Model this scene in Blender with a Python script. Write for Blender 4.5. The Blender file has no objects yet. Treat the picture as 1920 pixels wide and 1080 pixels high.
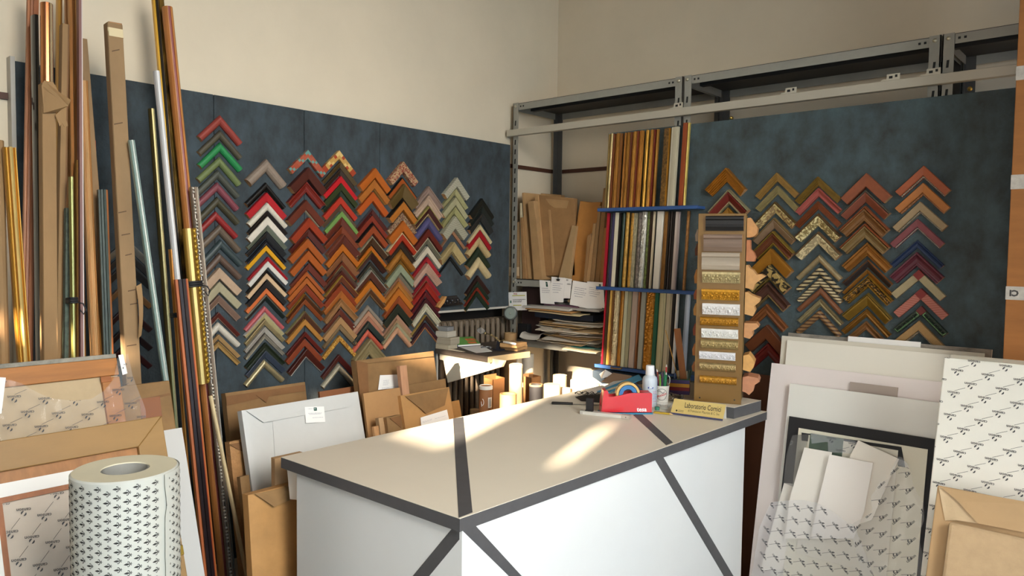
import bpy, bmesh, math, random
from mathutils import Vector, Matrix, noise
V = Vector
rnd = random.Random(11)
COL = bpy.context.scene.collection
SC = bpy.context.scene

# ------------------------------------------------------------------ camera
F, YAW, PIT, ROL = 1394.78, math.radians(41.622), math.radians(2.986), math.radians(.716)
EYE = V((0, 0, 1.55))
_w = V((-math.sin(YAW)*math.cos(PIT), math.cos(YAW)*math.cos(PIT), -math.sin(PIT)))
_r0 = V((math.cos(YAW), math.sin(YAW), 0)); _u0 = _r0.cross(_w)
_r = _r0*math.cos(ROL) + _u0*math.sin(ROL); _u = -_r0*math.sin(ROL) + _u0*math.cos(ROL)
cd = bpy.data.cameras.new('camera'); cam = bpy.data.objects.new('camera', cd); COL.objects.link(cam)
cd.sensor_width = 36; cd.lens = F/1920*36; cd.clip_start = .05
M = Matrix((_r, _u, -_w)).transposed().to_4x4(); M.translation = EYE; cam.matrix_world = M
SC.camera = cam

# ------------------------------------------------------------------ light
SC.view_settings.view_transform = 'Standard'; SC.view_settings.look = 'None'
SC.view_settings.gamma = 1; SC.view_settings.use_curve_mapping = False
SC.view_settings.exposure = 0.06
wd = bpy.data.worlds.new('sky'); SC.world = wd; wd.use_nodes = True
wd.node_tree.nodes['Background'].inputs[0].default_value = (.62, .78, 1, 1)
wd.node_tree.nodes['Background'].inputs[1].default_value = 1.2

SUN_D = V((-.3215, .94, -.345)).normalized()      # low evening sun from behind the camera
sl = bpy.data.lights.new('sun', 'SUN'); so = bpy.data.objects.new('sun', sl); COL.objects.link(so)
sl.energy = 36; sl.color = (1, .83, .62); sl.angle = math.radians(1.0)
so.rotation_euler = SUN_D.to_track_quat('-Z', 'Y').to_euler(); so.location = (1.2, -5, 5)

def area(name, loc, d, sx, sy, power, col):        # rectangular area lamp
    l = bpy.data.lights.new(name, 'AREA'); l.shape = 'RECTANGLE'; l.size = sx; l.size_y = sy
    l.energy = power; l.color = col
    o = bpy.data.objects.new(name, l); COL.objects.link(o); o.location = loc
    o.rotation_euler = V(d).to_track_quat('-Z', 'Z').to_euler(); return o
wl = area('window_daylight', (1.60, .3, 1.3), (-1, .12, -.1), 3.0, 2.0, 20, (.42, .78, 1))
hl = area('high_fill_light', (1.55, .3, 2.95), (-1, .30, -.40), 2.4, 1.0, 42, (1, .955, .87))  # added fill without a real source, lifts counter top and left wall
dl = area('door_daylight', (.35, -2.1, 1.35), (-.10, 1, -.15), 2.2, 1.7, 14, (1, .96, .89))
wl.data.spread = math.radians(120); hl.data.spread = math.radians(75); dl.data.spread = math.radians(70)

# ------------------------------------------------------------------ helpers
def PX(x): return (V((x, 0, 0)), V((1, 0, 0)))
def PY(y): return (V((0, y, 0)), V((0, 1, 0)))
def PZ(z): return (V((0, 0, z)), V((0, 0, 1)))
def leanX(xb, s): return (V((xb, 0, 0)), V((1, 0, -s)).normalized())   # plane x = xb + s z  (faces +X)
def leanY(yb, s): return (V((0, yb, 0)), V((0, -1, s)).normalized())   # plane y = yb + s z  (faces -Y)
def off(pl, d): return (pl[0] + pl[1]*d, pl[1])
def at(pl, u, v):
    d = _w + _r*((u-960)/F) - _u*((v-540)/F)
    return EYE + d*((pl[0]-EYE).dot(pl[1])/d.dot(pl[1]))

def lin(h):
    h = h.lstrip('#'); c = [int(h[i:i+2], 16)/255 for i in (0, 2, 4)]
    return tuple(x/12.92 if x <= .04045 else ((x+.055)/1.055)**2.4 for x in c) + (1,)
_mats = {}
def mat(hexc, rough=.55, metal=0., grain=None, amt=.18, bump=0., bscale=None, coat=0., spec=.5, hex2=None):
    """procedural material: base colour broken up by noise; grain = noise scale (number or xyz)"""
    key = (hexc, rough, metal, str(grain), amt, bump, str(bscale), coat, spec, hex2)
    if key in _mats: return _mats[key]
    m = bpy.data.materials.new('mat_'+hexc); m.use_nodes = True; nt = m.node_tree; b = nt.nodes['Principled BSDF']
    b.inputs['Roughness'].default_value = rough; b.inputs['Metallic'].default_value = metal
    b.inputs['Coat Weight'].default_value = coat; b.inputs['Specular IOR Level'].default_value = spec
    c = lin(hexc); b.inputs['Base Color'].default_value = c; m.diffuse_color = c
    if grain or bump:
        tc = nt.nodes.new('ShaderNodeTexCoord'); mp = nt.nodes.new('ShaderNodeMapping')
        g = grain or bscale
        mp.inputs['Scale'].default_value = g if isinstance(g, (tuple, list)) else (g, g, g)
        nt.links.new(tc.outputs['Object'], mp.inputs[0])
        nz = nt.nodes.new('ShaderNodeTexNoise'); nz.inputs['Scale'].default_value = 1; nz.inputs['Detail'].default_value = 5
        nz.inputs['Roughness'].default_value = .65
        nt.links.new(mp.outputs[0], nz.inputs['Vector'])
        if grain:
            cr = nt.nodes.new('ShaderNodeValToRGB'); cr.color_ramp.elements[0].position = .33; cr.color_ramp.elements[1].position = .67
            c2 = lin(hex2) if hex2 else None
            cr.color_ramp.elements[0].color = tuple(min(1, x*(1-amt)) for x in c[:3])+(1,)
            cr.color_ramp.elements[1].color = c2 or tuple(min(1, x*(1+amt)) for x in c[:3])+(1,)
            nt.links.new(nz.outputs[0], cr.inputs[0]); nt.links.new(cr.outputs[0], b.inputs['Base Color'])
        if bump:
            src = nz
            if bscale and bscale != g:
                mp2 = nt.nodes.new('ShaderNodeMapping'); mp2.inputs['Scale'].default_value = bscale if isinstance(bscale, (tuple, list)) else (bscale,)*3
                nt.links.new(tc.outputs['Object'], mp2.inputs[0]); src = nt.nodes.new('ShaderNodeTexNoise'); src.inputs['Scale'].default_value = 1
                src.inputs['Detail'].default_value = 3
                nt.links.new(mp2.outputs[0], src.inputs['Vector'])
            bp = nt.nodes.new('ShaderNodeBump'); bp.inputs['Strength'].default_value = bump; bp.inputs['Distance'].default_value = .004
            nt.links.new(src.outputs[0], bp.inputs['Height']); nt.links.new(bp.outputs[0], b.inputs['Normal'])
    _mats[key] = m; return m

def film(name, alpha=.25, rough=.12, col='f4f4f4'):
    m = bpy.data.materials.new(name); m.use_nodes = True; nt = m.node_tree; nt.nodes.clear()
    o = nt.nodes.new('ShaderNodeOutputMaterial'); t = nt.nodes.new('ShaderNodeBsdfTransparent'); p = nt.nodes.new('ShaderNodeBsdfPrincipled')
    t.inputs[0].default_value = (.99, .99, .99, 1)
    p.inputs['Base Color'].default_value = lin(col); p.inputs['Roughness'].default_value = rough
    mx = nt.nodes.new('ShaderNodeMixShader'); lw = nt.nodes.new('ShaderNodeLayerWeight')
    pw = nt.nodes.new('ShaderNodeMath'); pw.operation = 'POWER'; pw.inputs[1].default_value = 4
    ad = nt.nodes.new('ShaderNodeMath'); ad.operation = 'MULTIPLY_ADD'; ad.use_clamp = True; ad.inputs[1].default_value = .7; ad.inputs[2].default_value = alpha
    nt.links.new(lw.outputs['Facing'], pw.inputs[0]); nt.links.new(pw.outputs[0], ad.inputs[0]); nt.links.new(ad.outputs[0], mx.inputs[0])
    nt.links.new(t.outputs[0], mx.inputs[1]); nt.links.new(p.outputs[0], mx.inputs[2]); nt.links.new(mx.outputs[0], o.inputs[0])
    return m

class MB:
    def __init__(s): s.v = []; s.f = []; s.m = []
    def add(s, vs, fs, mi=0):
        o = len(s.v); s.v += [V(p) for p in vs]; s.f += [[i+o for i in f] for f in fs]; s.m += [mi]*len(fs); return s
    def prism(s, pts, ext, mi=0):
        n = len(pts); pts = [V(p) for p in pts]; ext = V(ext)
        vs = pts + [p+ext for p in pts]
        fs = [list(range(n)), list(range(2*n-1, n-1, -1))] + [[i, i+n, (i+1) % n+n, (i+1) % n] for i in range(n)]
        return s.add(vs, fs, mi)
    def box(s, lo, hi, mi=0):
        (a, b, c), (d, e, f) = lo, hi
        return s.prism([(a, b, c), (d, b, c), (d, e, c), (a, e, c)], (0, 0, f-c), mi)
    def obox(s, o, ex, ey, ez, mi=0):                      # corner + three edge vectors
        o, ex, ey = V(o), V(ex), V(ey); return s.prism([o, o+ex, o+ex+ey, o+ey], ez, mi)
    def tube(s, pts, r, n=10, mi=0, closed=False):
        pts = [V(p) for p in pts]; k = len(pts); vs = []; fs = []
        rr = r if isinstance(r, (list, tuple)) else [r]*k
        up = None
        for i, p in enumerate(pts):
            t = (pts[(i+1) % k]-pts[i-1]) if closed else (pts[min(i+1, k-1)]-pts[max(i-1, 0)])
            t = t.normalized() if t.length > 1e-9 else V((0, 0, 1))
            if up is None: up = V((0, 0, 1)) if abs(t.z) < .9 else V((1, 0, 0))
            a = t.cross(up)
            if a.length < 1e-6: a = t.orthogonal()
            a.normalize(); b = a.cross(t).normalized(); up = b
            for j in range(n):
                q = 2*math.pi*j/n; vs.append(p+a*(rr[i]*math.cos(q))+b*(rr[i]*math.sin(q)))
        for i in range(k if closed else k-1):
            for j in range(n):
                i2 = (i+1) % k; fs.append([i*n+j, i*n+(j+1) % n, i2*n+(j+1) % n, i2*n+j])
        if not closed: fs += [list(range(n-1, -1, -1)), [(k-1)*n+j for j in range(n)]]
        return s.add(vs, fs, mi)
    def lathe(s, prof, c, n=40, mi=0, axis=(0, 0, 1), mis=None):   # prof [(r,h)...] open
        ax = V(axis).normalized(); a = ax.orthogonal().normalized(); b = ax.cross(a); c = V(c)
        o = len(s.v); k = len(prof)
        for r, h in prof:
            for j in range(n):
                q = 2*math.pi*j/n; s.v.append(c+ax*h+a*(r*math.cos(q))+b*(r*math.sin(q)))
        for i in range(k-1):
            for j in range(n):
                s.f.append([o+i*n+j, o+i*n+(j+1) % n, o+(i+1)*n+(j+1) % n, o+(i+1)*n+j]); s.m.append(mis[i] if mis else mi)
        return s
    def grid(s, P, nu, nv, fn, mi=0):                      # fn(a,b)->Vector, a,b in 0..1
        vs = [fn(i/nu, j/nv) for j in range(nv+1) for i in range(nu+1)]
        fs = [[j*(nu+1)+i, j*(nu+1)+i+1, (j+1)*(nu+1)+i+1, (j+1)*(nu+1)+i] for j in range(nv) for i in range(nu)]
        return s.add(vs, fs, mi)
    def ball(s, c, r, mi=0, seg=8, sc=(1, 1, 1)):
        c = V(c); h = seg//2; o = len(s.v)
        for i in range(1, h):
            t = math.pi*i/h
            for j in range(seg):
                q = 2*math.pi*j/seg; s.v.append(c+V((r*sc[0]*math.sin(t)*math.cos(q), r*sc[1]*math.sin(t)*math.sin(q), r*sc[2]*math.cos(t))))
        s.v += [c+V((0, 0, r*sc[2])), c-V((0, 0, r*sc[2]))]; a, b = len(s.v)-2, len(s.v)-1
        for i in range(h-2):
            for j in range(seg): s.f.append([o+i*seg+j, o+(i+1)*seg+j, o+(i+1)*seg+(j+1) % seg, o+i*seg+(j+1) % seg]); s.m.append(mi)
        for j in range(seg):
            s.f.append([a, o+j, o+(j+1) % seg]); s.f.append([b, o+(h-2)*seg+(j+1) % seg, o+(h-2)*seg+j]); s.m += [mi, mi]
        return s
    def stamp(s, tm, o, ex, ey, k, mi=1):                  # flat lettering tm=(verts2d,faces) laid on a plane
        return s.add([V(o)+V(ex)*(x*k)+V(ey)*(y*k) for x, y in tm[0]], tm[1], mi)
    def build(s, name, mats, parent=None, org=None, smooth=False, bevel=0., frame=None, recalc=True, seg=2):
        """one mesh object; vertices are world coords (or local ones when frame = matrix is given)"""
        if not isinstance(mats, (list, tuple)): mats = [mats]
        me = bpy.data.meshes.new(name)
        if frame is None:
            base = parent['_o'] if parent is not None else None
            if org is None and parent is None:
                lo = [min(p[i] for p in s.v) for i in range(3)]; hi = [max(p[i] for p in s.v) for i in range(3)]
                org = V(((lo[0]+hi[0])/2, (lo[1]+hi[1])/2, lo[2]))
            o3 = V(org) if org is not None else V(base)
            vs = [p-o3 for p in s.v]
        else: vs = s.v
        me.from_pydata([tuple(p) for p in vs], [], s.f)
        for m in mats: me.materials.append(m)
        me.polygons.foreach_set('material_index', s.m)
        if smooth: me.polygons.foreach_set('use_smooth', [True]*len(s.f))
        if recalc:
            bm = bmesh.new(); bm.from_mesh(me); bmesh.ops.recalc_face_normals(bm, faces=bm.faces); bm.to_mesh(me); bm.free()
        me.update()
        o = bpy.data.objects.new(name, me); COL.objects.link(o)
        if frame is not None: o.matrix_world = frame
        elif parent is None: o.location = o3
        else: o.location = o3-V(base)
        if frame is not None and parent is not None: o.matrix_world = Matrix.Identity(4)
        if parent is not None: o.parent = parent
        o['_o'] = tuple(o3) if frame is None else (0., 0., 0.)
        if smooth == 'auto':
            sm = o.modifiers.new('smooth', 'EDGE_SPLIT'); sm.split_angle = math.radians(40)
        if bevel:
            bv = o.modifiers.new('bevel', 'BEVEL'); bv.width = bevel; bv.segments = seg; bv.limit_method = 'ANGLE'; bv.angle_limit = math.radians(50)
        return o

def tag(o, label=None, cat=None, group=None, kind=None):
    if label: o['label'] = label
    if cat: o['category'] = cat
    if group: o['group'] = group
    if kind: o['kind'] = kind
    return o
def thing(name, label, cat, loc=(0, 0, 0), group=None):
    o = bpy.data.objects.new(name, None); COL.objects.link(o); o.location = loc; o.empty_display_size = .05
    o['_o'] = tuple(loc); return tag(o, label, cat, group)
def struct(name, mb, m, **k):
    return tag(mb.build(name, m, **k), kind='structure')

_txt = {}
def text(sx, size=1., bold=0., shear=0., align='CENTER'):
    key = (sx, bold, shear, align)
    if key not in _txt:
        c = bpy.data.curves.new('t', 'FONT'); c.body = sx; c.size = 1; c.resolution_u = 2; c.offset = bold; c.shear = shear
        c.align_x = align; c.align_y = 'CENTER'
        o = bpy.data.objects.new('t', c); COL.objects.link(o)
        dg = bpy.context.evaluated_depsgraph_get(); dg.update()
        me = o.evaluated_get(dg).to_mesh()
        _txt[key] = ([(p.co.x, p.co.y) for p in me.vertices], [list(f.vertices) for f in me.polygons])
        o.evaluated_get(dg).to_mesh_clear(); bpy.data.objects.remove(o); bpy.data.curves.remove(c)
    return _txt[key]
def joined(*tms):
    vs = []; fs = []
    for (v, f), dx, dy, k, rot in tms:
        o = len(vs); c, s_ = math.cos(rot), math.sin(rot)
        vs += [((x*c-y*s_)*k+dx, (x*s_+y*c)*k+dy) for x, y in v]; fs += [[i+o for i in q] for q in f]
    return vs, fs
def disc2(n=10, a0=0, a1=2*math.pi):
    return ([(math.cos(a0+(a1-a0)*i/n), math.sin(a0+(a1-a0)*i/n)) for i in range(n+1)], [list(range(n+1))])
def bar2(x0, y0, x1, y1, w):
    d = V((x1-x0, y1-y0)); n = V((-d.y, d.x)).normalized()*w/2
    return ([(x0-n.x, y0-n.y), (x1-n.x, y1-n.y), (x1+n.x, y1+n.y), (x0+n.x, y0+n.y)], [[0, 1, 2, 3]])
def fbm(p, s): return noise.noise(V(p)*s) + .5*noise.noise(V(p)*s*2.3+V((7, 3, 1)))

KRAFT = mat('87663f', .8, grain=(9, 9, 9), amt=.14, bump=.25, bscale=28)
KRAFT_D = mat('7c5530', .75, grain=(7, 7, 7), amt=.16, bump=.3, bscale=22)
KRAFT_L = mat('b08c64', .8, grain=(6, 6, 6), amt=.12, bump=.2, bscale=24)
CARD = mat('96602f', .85, grain=(5, 5, 30), amt=.1)
WHITE = mat('e6e0d6', .7, grain=12, amt=.02)
CREAM = mat('e2dccb', .7, grain=12, amt=.03)
PAPER = mat('eeebe6', .8)
WOODCUT = mat('b98a5c', .8, grain=(60, 60, 12), amt=.2)
BLACK = mat('17161a', .5)
INK = mat('3a3836', .8)
STEEL = mat('878b8a', .45, .55, grain=14, amt=.06)
PINE = mat('a5692f', .55, grain=(40, 4, 40), amt=.16)
CLEARFILM = film('clear_plastic_film', .10, .1)
# ------------------------------------------------------------------ room shell
XL, YB, XR, YN, H = -2.68, 3.385, 1.75, -2.2, 3.5
wallm = mat('d6c8b0', .9, grain=2.5, amt=.035, bump=.06, bscale=60)
struct('floor', MB().box((XL-.1, YN-.1, -.1), (XR+.1, YB+.1, 0)), mat('6a5c50', .6, grain=6, amt=.15))
struct('ceiling', MB().box((XL-.1, YN-.1, H), (XR+.1, YB+.1, H+.1)), mat('a49c90', .9, grain=3, amt=.03))
struct('wall_back', MB().box((XL, YB, 0), (XR+.1, YB+.1, H)), wallm)
def wall_holes(axis, c0, c1, lo, hi, holes):              # wall slab with rectangular openings
    m = MB(); cuts = sorted({lo[0], hi[0]} | {h[0] for h in holes} | {h[2] for h in holes})
    for a, b in zip(cuts[:-1], cuts[1:]):
        zs = sorted((h[1], h[3]) for h in holes if h[0] <= a+1e-6 and h[2] >= b-1e-6); z = lo[1]
        for z0, z1 in zs+[(hi[1], hi[1])]:
            if z0 > z+1e-6:
                m.box((c0, a, z), (c1, b, z0)) if axis == 'x' else m.box((a, c0, z), (b, c1, z0))
            z = z1
    return m
struct('wall_left', wall_holes('x', XL-.12, XL, (YN, 0), (YB+.1, H), [(2.443, 0, 3.07, 1.238)]), wallm)   # with the radiator niche
# shop window on the right of the room
struct('wall_right', wall_holes('x', XR, XR+.1, (YN, 0), (YB+.1, H), [(-1.1, .5, 2.9, 3.0)]), wallm)
wf = MB()
for y in (-1.1, .9, 2.86): wf.box((XR+.02, y, .5), (XR+.08, y+.05, 3.0))
for z in (.5, 2.95): wf.box((XR+.02, -1.1, z), (XR+.08, 2.91, z+.05))
w1 = struct('window_1', wf, mat('6a6a68', .5, .3))
MB().box((XR+.045, -1.08, .52), (XR+.051, 2.88, 2.98)).build('pane', film('window_glass', .04, .02), w1)
# street side behind the camera: unseen slots shaped so the low sun lands in patches
kx, kz = SUN_D.x/SUN_D.y, SUN_D.z/SUN_D.y
def sunhole(x0, y, z0, x1, z1):                           # opening in the street wall through which the sun reaches a spot
    dy = y-YN; return (x0-kx*dy, z0-kz*dy, x1-kx*dy, z1-kz*dy)
SLOT = [(-1.0, 2.645, -.635, 2.755), (-.62, 2.645, -.20, 2.94), (-.53, 2.325, -.275, 2.642), (.05, 2.36, .112, 2.55), (-1.36, 2.33, -1.22, 2.41)]
struct('wall_front', wall_holes('y', YN-.08, YN, (XL, 0), (XR+.1, H), SLOT), wallm)
for i, (a, b, c, d) in enumerate(SLOT):
    f = MB(); t = .012
    f.box((a-t, YN-.06, b-t), (a, YN-.01, d+t)); f.box((c, YN-.06, b-t), (c+t, YN-.01, d+t))
    f.box((a, YN-.06, b-t), (c, YN-.01, b)); f.box((a, YN-.06, d), (c, YN-.01, d+t))
    w = struct('window_%d' % (i+2), f, mat('6a6a68', .5, .3))  # unseen frame around a sun slot, added with it

# brown cable rail along both walls
rail = mat('4c2a1a', .6)
struct('trim_1', MB().box((XL, -.6, 1.985), (XL+.012, YB, 2.005)), rail)
struct('trim_2', MB().box((XL+.012, YB-.012, 1.985), (-.2, YB, 2.005)), rail)

# ------------------------------------------------------------------ blue felt boards
felt = mat('34393b', .95, grain=(12, 12, 7), amt=.22, bump=.5, bscale=120, hex2='414c52')
felt2 = mat('3d4241', .95, grain=(11, 11, 8), amt=.18, bump=.5, bscale=120, hex2='4a5a5e')
edgem = mat('b9b4aa', .6)
PXF = -2.645                                               # face of the long board
bd = thing('sample_board', 'long dark blue felt sample board fixed along the left wall', 'display board', (PXF, 1.8, .35))
ys = [.70, 1.325, 1.703, 2.086, 2.95]
for a, b in zip(ys[:-1], ys[1:]):
    lo = .35
    if b > 2.9:
        MB().box((XL+.001, a+.0012, 1.245), (PXF, b, 2.10)).box((XL+.001, a+.0012, .35), (PXF, 2.43, 1.245)).build('felt_panel', felt, bd, bevel=.002)
    else: MB().box((XL+.001, a+.0012, lo), (PXF, b-.0012, 2.10)).build('felt_panel', felt, bd, bevel=.002)
MB().box((XL+.001, .688, .35), (PXF+.004, .70, 2.112)).build('edge_strip', edgem, bd)
MB().box((XL+.001, 2.432, 1.237), (PXF+.004, 2.95, 1.247)).box((XL+.001, 2.432, .5), (PXF+.004, 2.441, 1.245)).build('edge_strip', edgem, bd)

PYF = 2.90                                                 # face of the right board
br = thing('sample_board', 'wide dark blue felt sample board hung in front of the steel shelving', 'display board', (-1.2, PYF, 1.0))
MB().box((-1.99, PYF, .985), (-.36, PYF+.022, 2.093)).build('felt_panel', felt2, br, bevel=.002)
bluem = mat('31548a', .5, grain=20, amt=.1)
for z in (1.735, 1.375, 1.012):
    MB().box((-2.0, PYF-.064, z-.007), (-1.49, PYF, z+.006)).build('ledge', bluem, br, bevel=.002)
for z in (1.735, 1.375, 1.012):
    MB().box((-2.0, PYF-.064, z+.0062), (-1.49, PYF-.0605, z+.0085)).build('ledge_lip', bluem, br)

# ------------------------------------------------------------------ steel shelving
SY0, SY1 = 2.965, 3.345
sh_lab = ['leftmost bay of the grey slotted steel shelving, parcels and papers on its shelves',
          'middle bay of the grey slotted steel shelving above the right blue board',
          'rightmost bay of the grey slotted steel shelving, cut off by the tall carton']
shm = mat('95938a', .5, .15, grain=9, amt=.08); shm_shaded = mat('4b4a48', .5, .1, grain=8, amt=.1); boltm = mat('c8c2ac', .3, .8); hole = mat('1a1a1a', .8)  # rear posts get a darker copy of the steel, shade put into the colour
def upright(x, side, front, root):                          # L-profile post with slots, side=+1: web to the right of x
    m = MB(); w = .036; y = SY0 if front else SY1; sg = 1 if front else -1
    m.box((min(x, x+side*w), min(y, y+sg*.003), 0), (max(x, x+side*w), max(y, y+sg*.003), 2.318))
    m.box((min(x, x+side*.003), min(y, y+sg*w), 0), (max(x, x+side*.003), max(y, y+sg*w), 2.318))
    z = .1
    while z < 2.25:
        cx = x+side*w*.5; m.prism([(cx-.005, y-sg*.0008, z), (cx+.003, y-sg*.0008, z), (cx+.005, y-sg*.0008, z+.026), (cx-.003, y-sg*.0008, z+.026)], (0, sg*.0006, 0), 1)
        m.prism([(x-side*.0008, y+sg*.012, z), (x-side*.0008, y+sg*.022, z), (x-side*.0008, y+sg*.022, z+.026), (x-side*.0008, y+sg*.012, z+.026)], (side*.0006, 0, 0), 1)
        z += .05
    o = m.build('upright', [shm if front else shm_shaded, hole], root)
for k, (xa, xb) in enumerate([(-2.642, -1.647), (-1.641, -.643), (-.637, .36)]):
    root = thing('shelf_bay', sh_lab[k], 'shelving', ((xa+xb)/2, 3.15, 0))
    for x, sd in ((xa, 1), (xb, -1)):
        for fr in (True, False): upright(x, sd, fr, root)
    for z in ([2.316, 1.392, 1.075] if k == 0 else [2.316]):
        m = MB(); t = .0015
        m.box((xa+.004, SY0+.0065, z-.003), (xb-.004, SY1-.003, z), 1)
        m.box((xa+.037, SY0+.0035, z-.036), (xb-.037, SY0+.006, z-.003)); m.box((xa+.037, SY1-.006, z-.036), (xb-.037, SY1-.0035, z-.003))
        m.box((xa+.004, SY0+.03, z-.036), (xa+.006, SY1-.03, z-.003)); m.box((xb-.006, SY0+.03, z-.036), (xb-.004, SY1-.03, z-.003))
        m.box((xa+.006, 3.1, z-.02), (xb-.006, 3.13, z-.003), 1)
        sh = m.build('shelf', [shm, mat('3b3937', .6, .2)], root)  # plate colour darkened to hold the shade under the shelf
        m = MB()
        for x, sd in ((xa, 1), (xb, -1)):
            for dx in (.05, .068): m.box((x+sd*dx-.004, SY0+.0025, z-.022), (x+sd*dx+.004, SY0+.0034, z-.014))
        m.build('slot_hole', hole, root)
        for x, sd in ((xa, 1), (xb, -1)):
            MB().lathe([(0, 0), (.007, .0006), (.0075, .003), (.005, .006), (0, .007)], (x+sd*.018, SY0, z-.016), 12, axis=(0, -1, 0)).build('bolt', boltm, root, smooth=True)
# light metal hanging rail in front of the shelving
hr = thing('hanging_rail', 'cream painted metal rail running in front of the shelving uprights', 'rail', (-1.2, 2.94, 2.14))
MB().box((-2.66, 2.934, 2.142), (-.2, 2.962, 2.176)).build('bar', mat('b7b0a0', .5, .2), hr, bevel=.002)
for u in (1272, 1482, 1673, 1748):
    p = at(PY(2.935), u, 190); m = MB()
    m.box((p.x-.022, 2.935, 2.176), (p.x+.022, 2.938, 2.198)); m.box((p.x-.04, 2.935, 2.176), (p.x-.022, 2.938, 2.181))
    m.box((p.x-.014, 2.9342, 2.182), (p.x-.002, 2.9346, 2.191), 1); m.box((p.x+.006, 2.9342, 2.185), (p.x+.014, 2.9346, 2.194), 1)
    m.build('hook_plate', [mat('c0b9a8', .5, .2), hole], hr)
for u, v in ((1818, 166), (1370, 221)):
    p = at(PY(2.93), u, v)
    MB().lathe([(0, -.012), (.007, -.01), (.008, 0), (.005, .006), (0, .008)], (p.x, 2.934, p.z), 12, axis=(0, -1, 0)).build('bolt', mat('b89a50', .3, .9), hr, smooth=True)
# ------------------------------------------------------------------ mitred corner samples
def pmat(kind, c1, c2, c3=None, p=.012, metal=0., rough=.4):
    """pattern running along the two arms of a corner sample (object axes x right, y up)"""
    key = ('pat', kind, c1, c2, c3, p, metal)
    if key in _mats: return _mats[key]
    m = bpy.data.materials.new('pattern_'+kind); m.use_nodes = True; nt = m.node_tree; b = nt.nodes['Principled BSDF']
    b.inputs['Roughness'].default_value = rough; b.inputs['Metallic'].default_value = metal; L = nt.links.new
    def N(op, a, b_=None, v=None):
        n = nt.nodes.new('ShaderNodeMath'); n.operation = op; L(a, n.inputs[0])
        if b_ is not None: L(b_, n.inputs[1])
        if v is not None: n.inputs[1].default_value = v
        return n.outputs[0]
    tc = nt.nodes.new('ShaderNodeTexCoord'); sp = nt.nodes.new('ShaderNodeSeparateXYZ'); L(tc.outputs['Object'], sp.inputs[0])
    ax = N('ABSOLUTE', sp.outputs[0]); a = N('MULTIPLY', N('SUBTRACT', ax, sp.outputs[1]), v=.7071)
    w = N('MULTIPLY', N('ADD', ax, sp.outputs[1]), v=-.7071)
    cr = nt.nodes.new('ShaderNodeValToRGB'); cr.color_ramp.interpolation = 'CONSTANT' if kind in ('mosaic', 'stripe', 'twist', 'dentil') else 'LINEAR'
    e = cr.color_ramp.elements; e[0].color = lin(c1); e[1].color = lin(c2); e[1].position = .5
    if kind in ('stripe', 'twist', 'dentil'):
        t = a if kind == 'dentil' else N('ADD', a, N('MULTIPLY', w, v=.7 if kind == 'stripe' else 1.1))
        f = N('FRACT', N('DIVIDE', t, v=p)); L(f, cr.inputs[0])
        if kind == 'twist': e[1].position = .42
    elif kind == 'mosaic':
        cb = nt.nodes.new('ShaderNodeCombineXYZ'); L(N('FLOOR', N('DIVIDE', a, v=p)), cb.inputs[0]); L(N('FLOOR', N('DIVIDE', w, v=p)), cb.inputs[1])
        wn = nt.nodes.new('ShaderNodeTexWhiteNoise'); wn.noise_dimensions = '2D'; L(cb.outputs[0], wn.inputs['Vector']); L(wn.outputs['Value'], cr.inputs[0])
        if c3: x = e.new(.75); x.color = lin(c3)
        e[1].position = .4
    else:                                                   # leaf / speck
        nz = nt.nodes.new('ShaderNodeTexNoise'); nz.inputs['Scale'].default_value = 1/p; nz.inputs['Detail'].default_value = 2; nz.inputs['Distortion'].default_value = 1.5
        L(tc.outputs['Object'], nz.inputs['Vector']); L(nz.outputs[0], cr.inputs[0]); e[0].position = .47; e[1].position = .55
    L(cr.outputs[0], b.inputs['Base Color'])
    bp = nt.nodes.new('ShaderNodeBump'); bp.inputs['Strength'].default_value = .4; bp.inputs['Distance'].default_value = .002
    L(cr.outputs[0], bp.inputs['Height']); L(bp.outputs[0], b.inputs['Normal'])
    _mats[key] = m; return m

def fin(h):                                                 # finish of a moulding colour; trailing m = metallic leaf
    if not isinstance(h, str): return h
    m_ = h.endswith('m'); q = h.rstrip('m'); h = ''.join('%02x' % int(int(q[i:i+2], 16)*.88) for i in (0, 2, 4))+('m' if m_ else '')
    if m_: return mat(h[:-1], .36, .55, grain=(30, 30, 30), amt=.22)
    return mat(h, .42, 0, grain=(26, 26, 26), amt=.13, spec=.4)

def prof(kind, w0, w1, H):
    W = w1-w0
    P = {'flat': [(0, 0), (0, .93), (.06, 1), (.94, .95), (1, .88), (1, 0)],
         'round': [(0, 0), (0, .45), (.06, .68), (.2, .9), (.42, 1), (.62, .97), (.82, .78), (.95, .5), (1, .3), (1, 0)],
         'slope': [(0, 0), (0, .97), (.05, 1), (.2, .97), (.9, .55), (1, .5), (1, 0)],
         'scoop': [(0, 0), (0, .95), (.04, 1), (.16, .98), (.24, .8), (.45, .58), (.68, .5), (.8, .54), (.84, .68), (.94, .68), (1, .6), (1, 0)],
         'ridge': [(0, 0), (0, .96), (.05, 1), (.16, 1), (.2, .84), (.32, .84), (.36, .7), (.5, .72), (.54, .58), (.68, .6), (.72, .44), (.86, .46), (.9, .34), (1, .36), (1, 0)],
         'bowl': [(0, 0), (0, .8), (.08, 1), (.22, .95), (.3, .7), (.55, .62), (.75, .75), (.86, .62), (1, .5), (1, 0)]}[kind]
    return [(w0+W*a, H*b) for a, b in P]
S2 = math.sqrt(2); R2 = 1/S2
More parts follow.
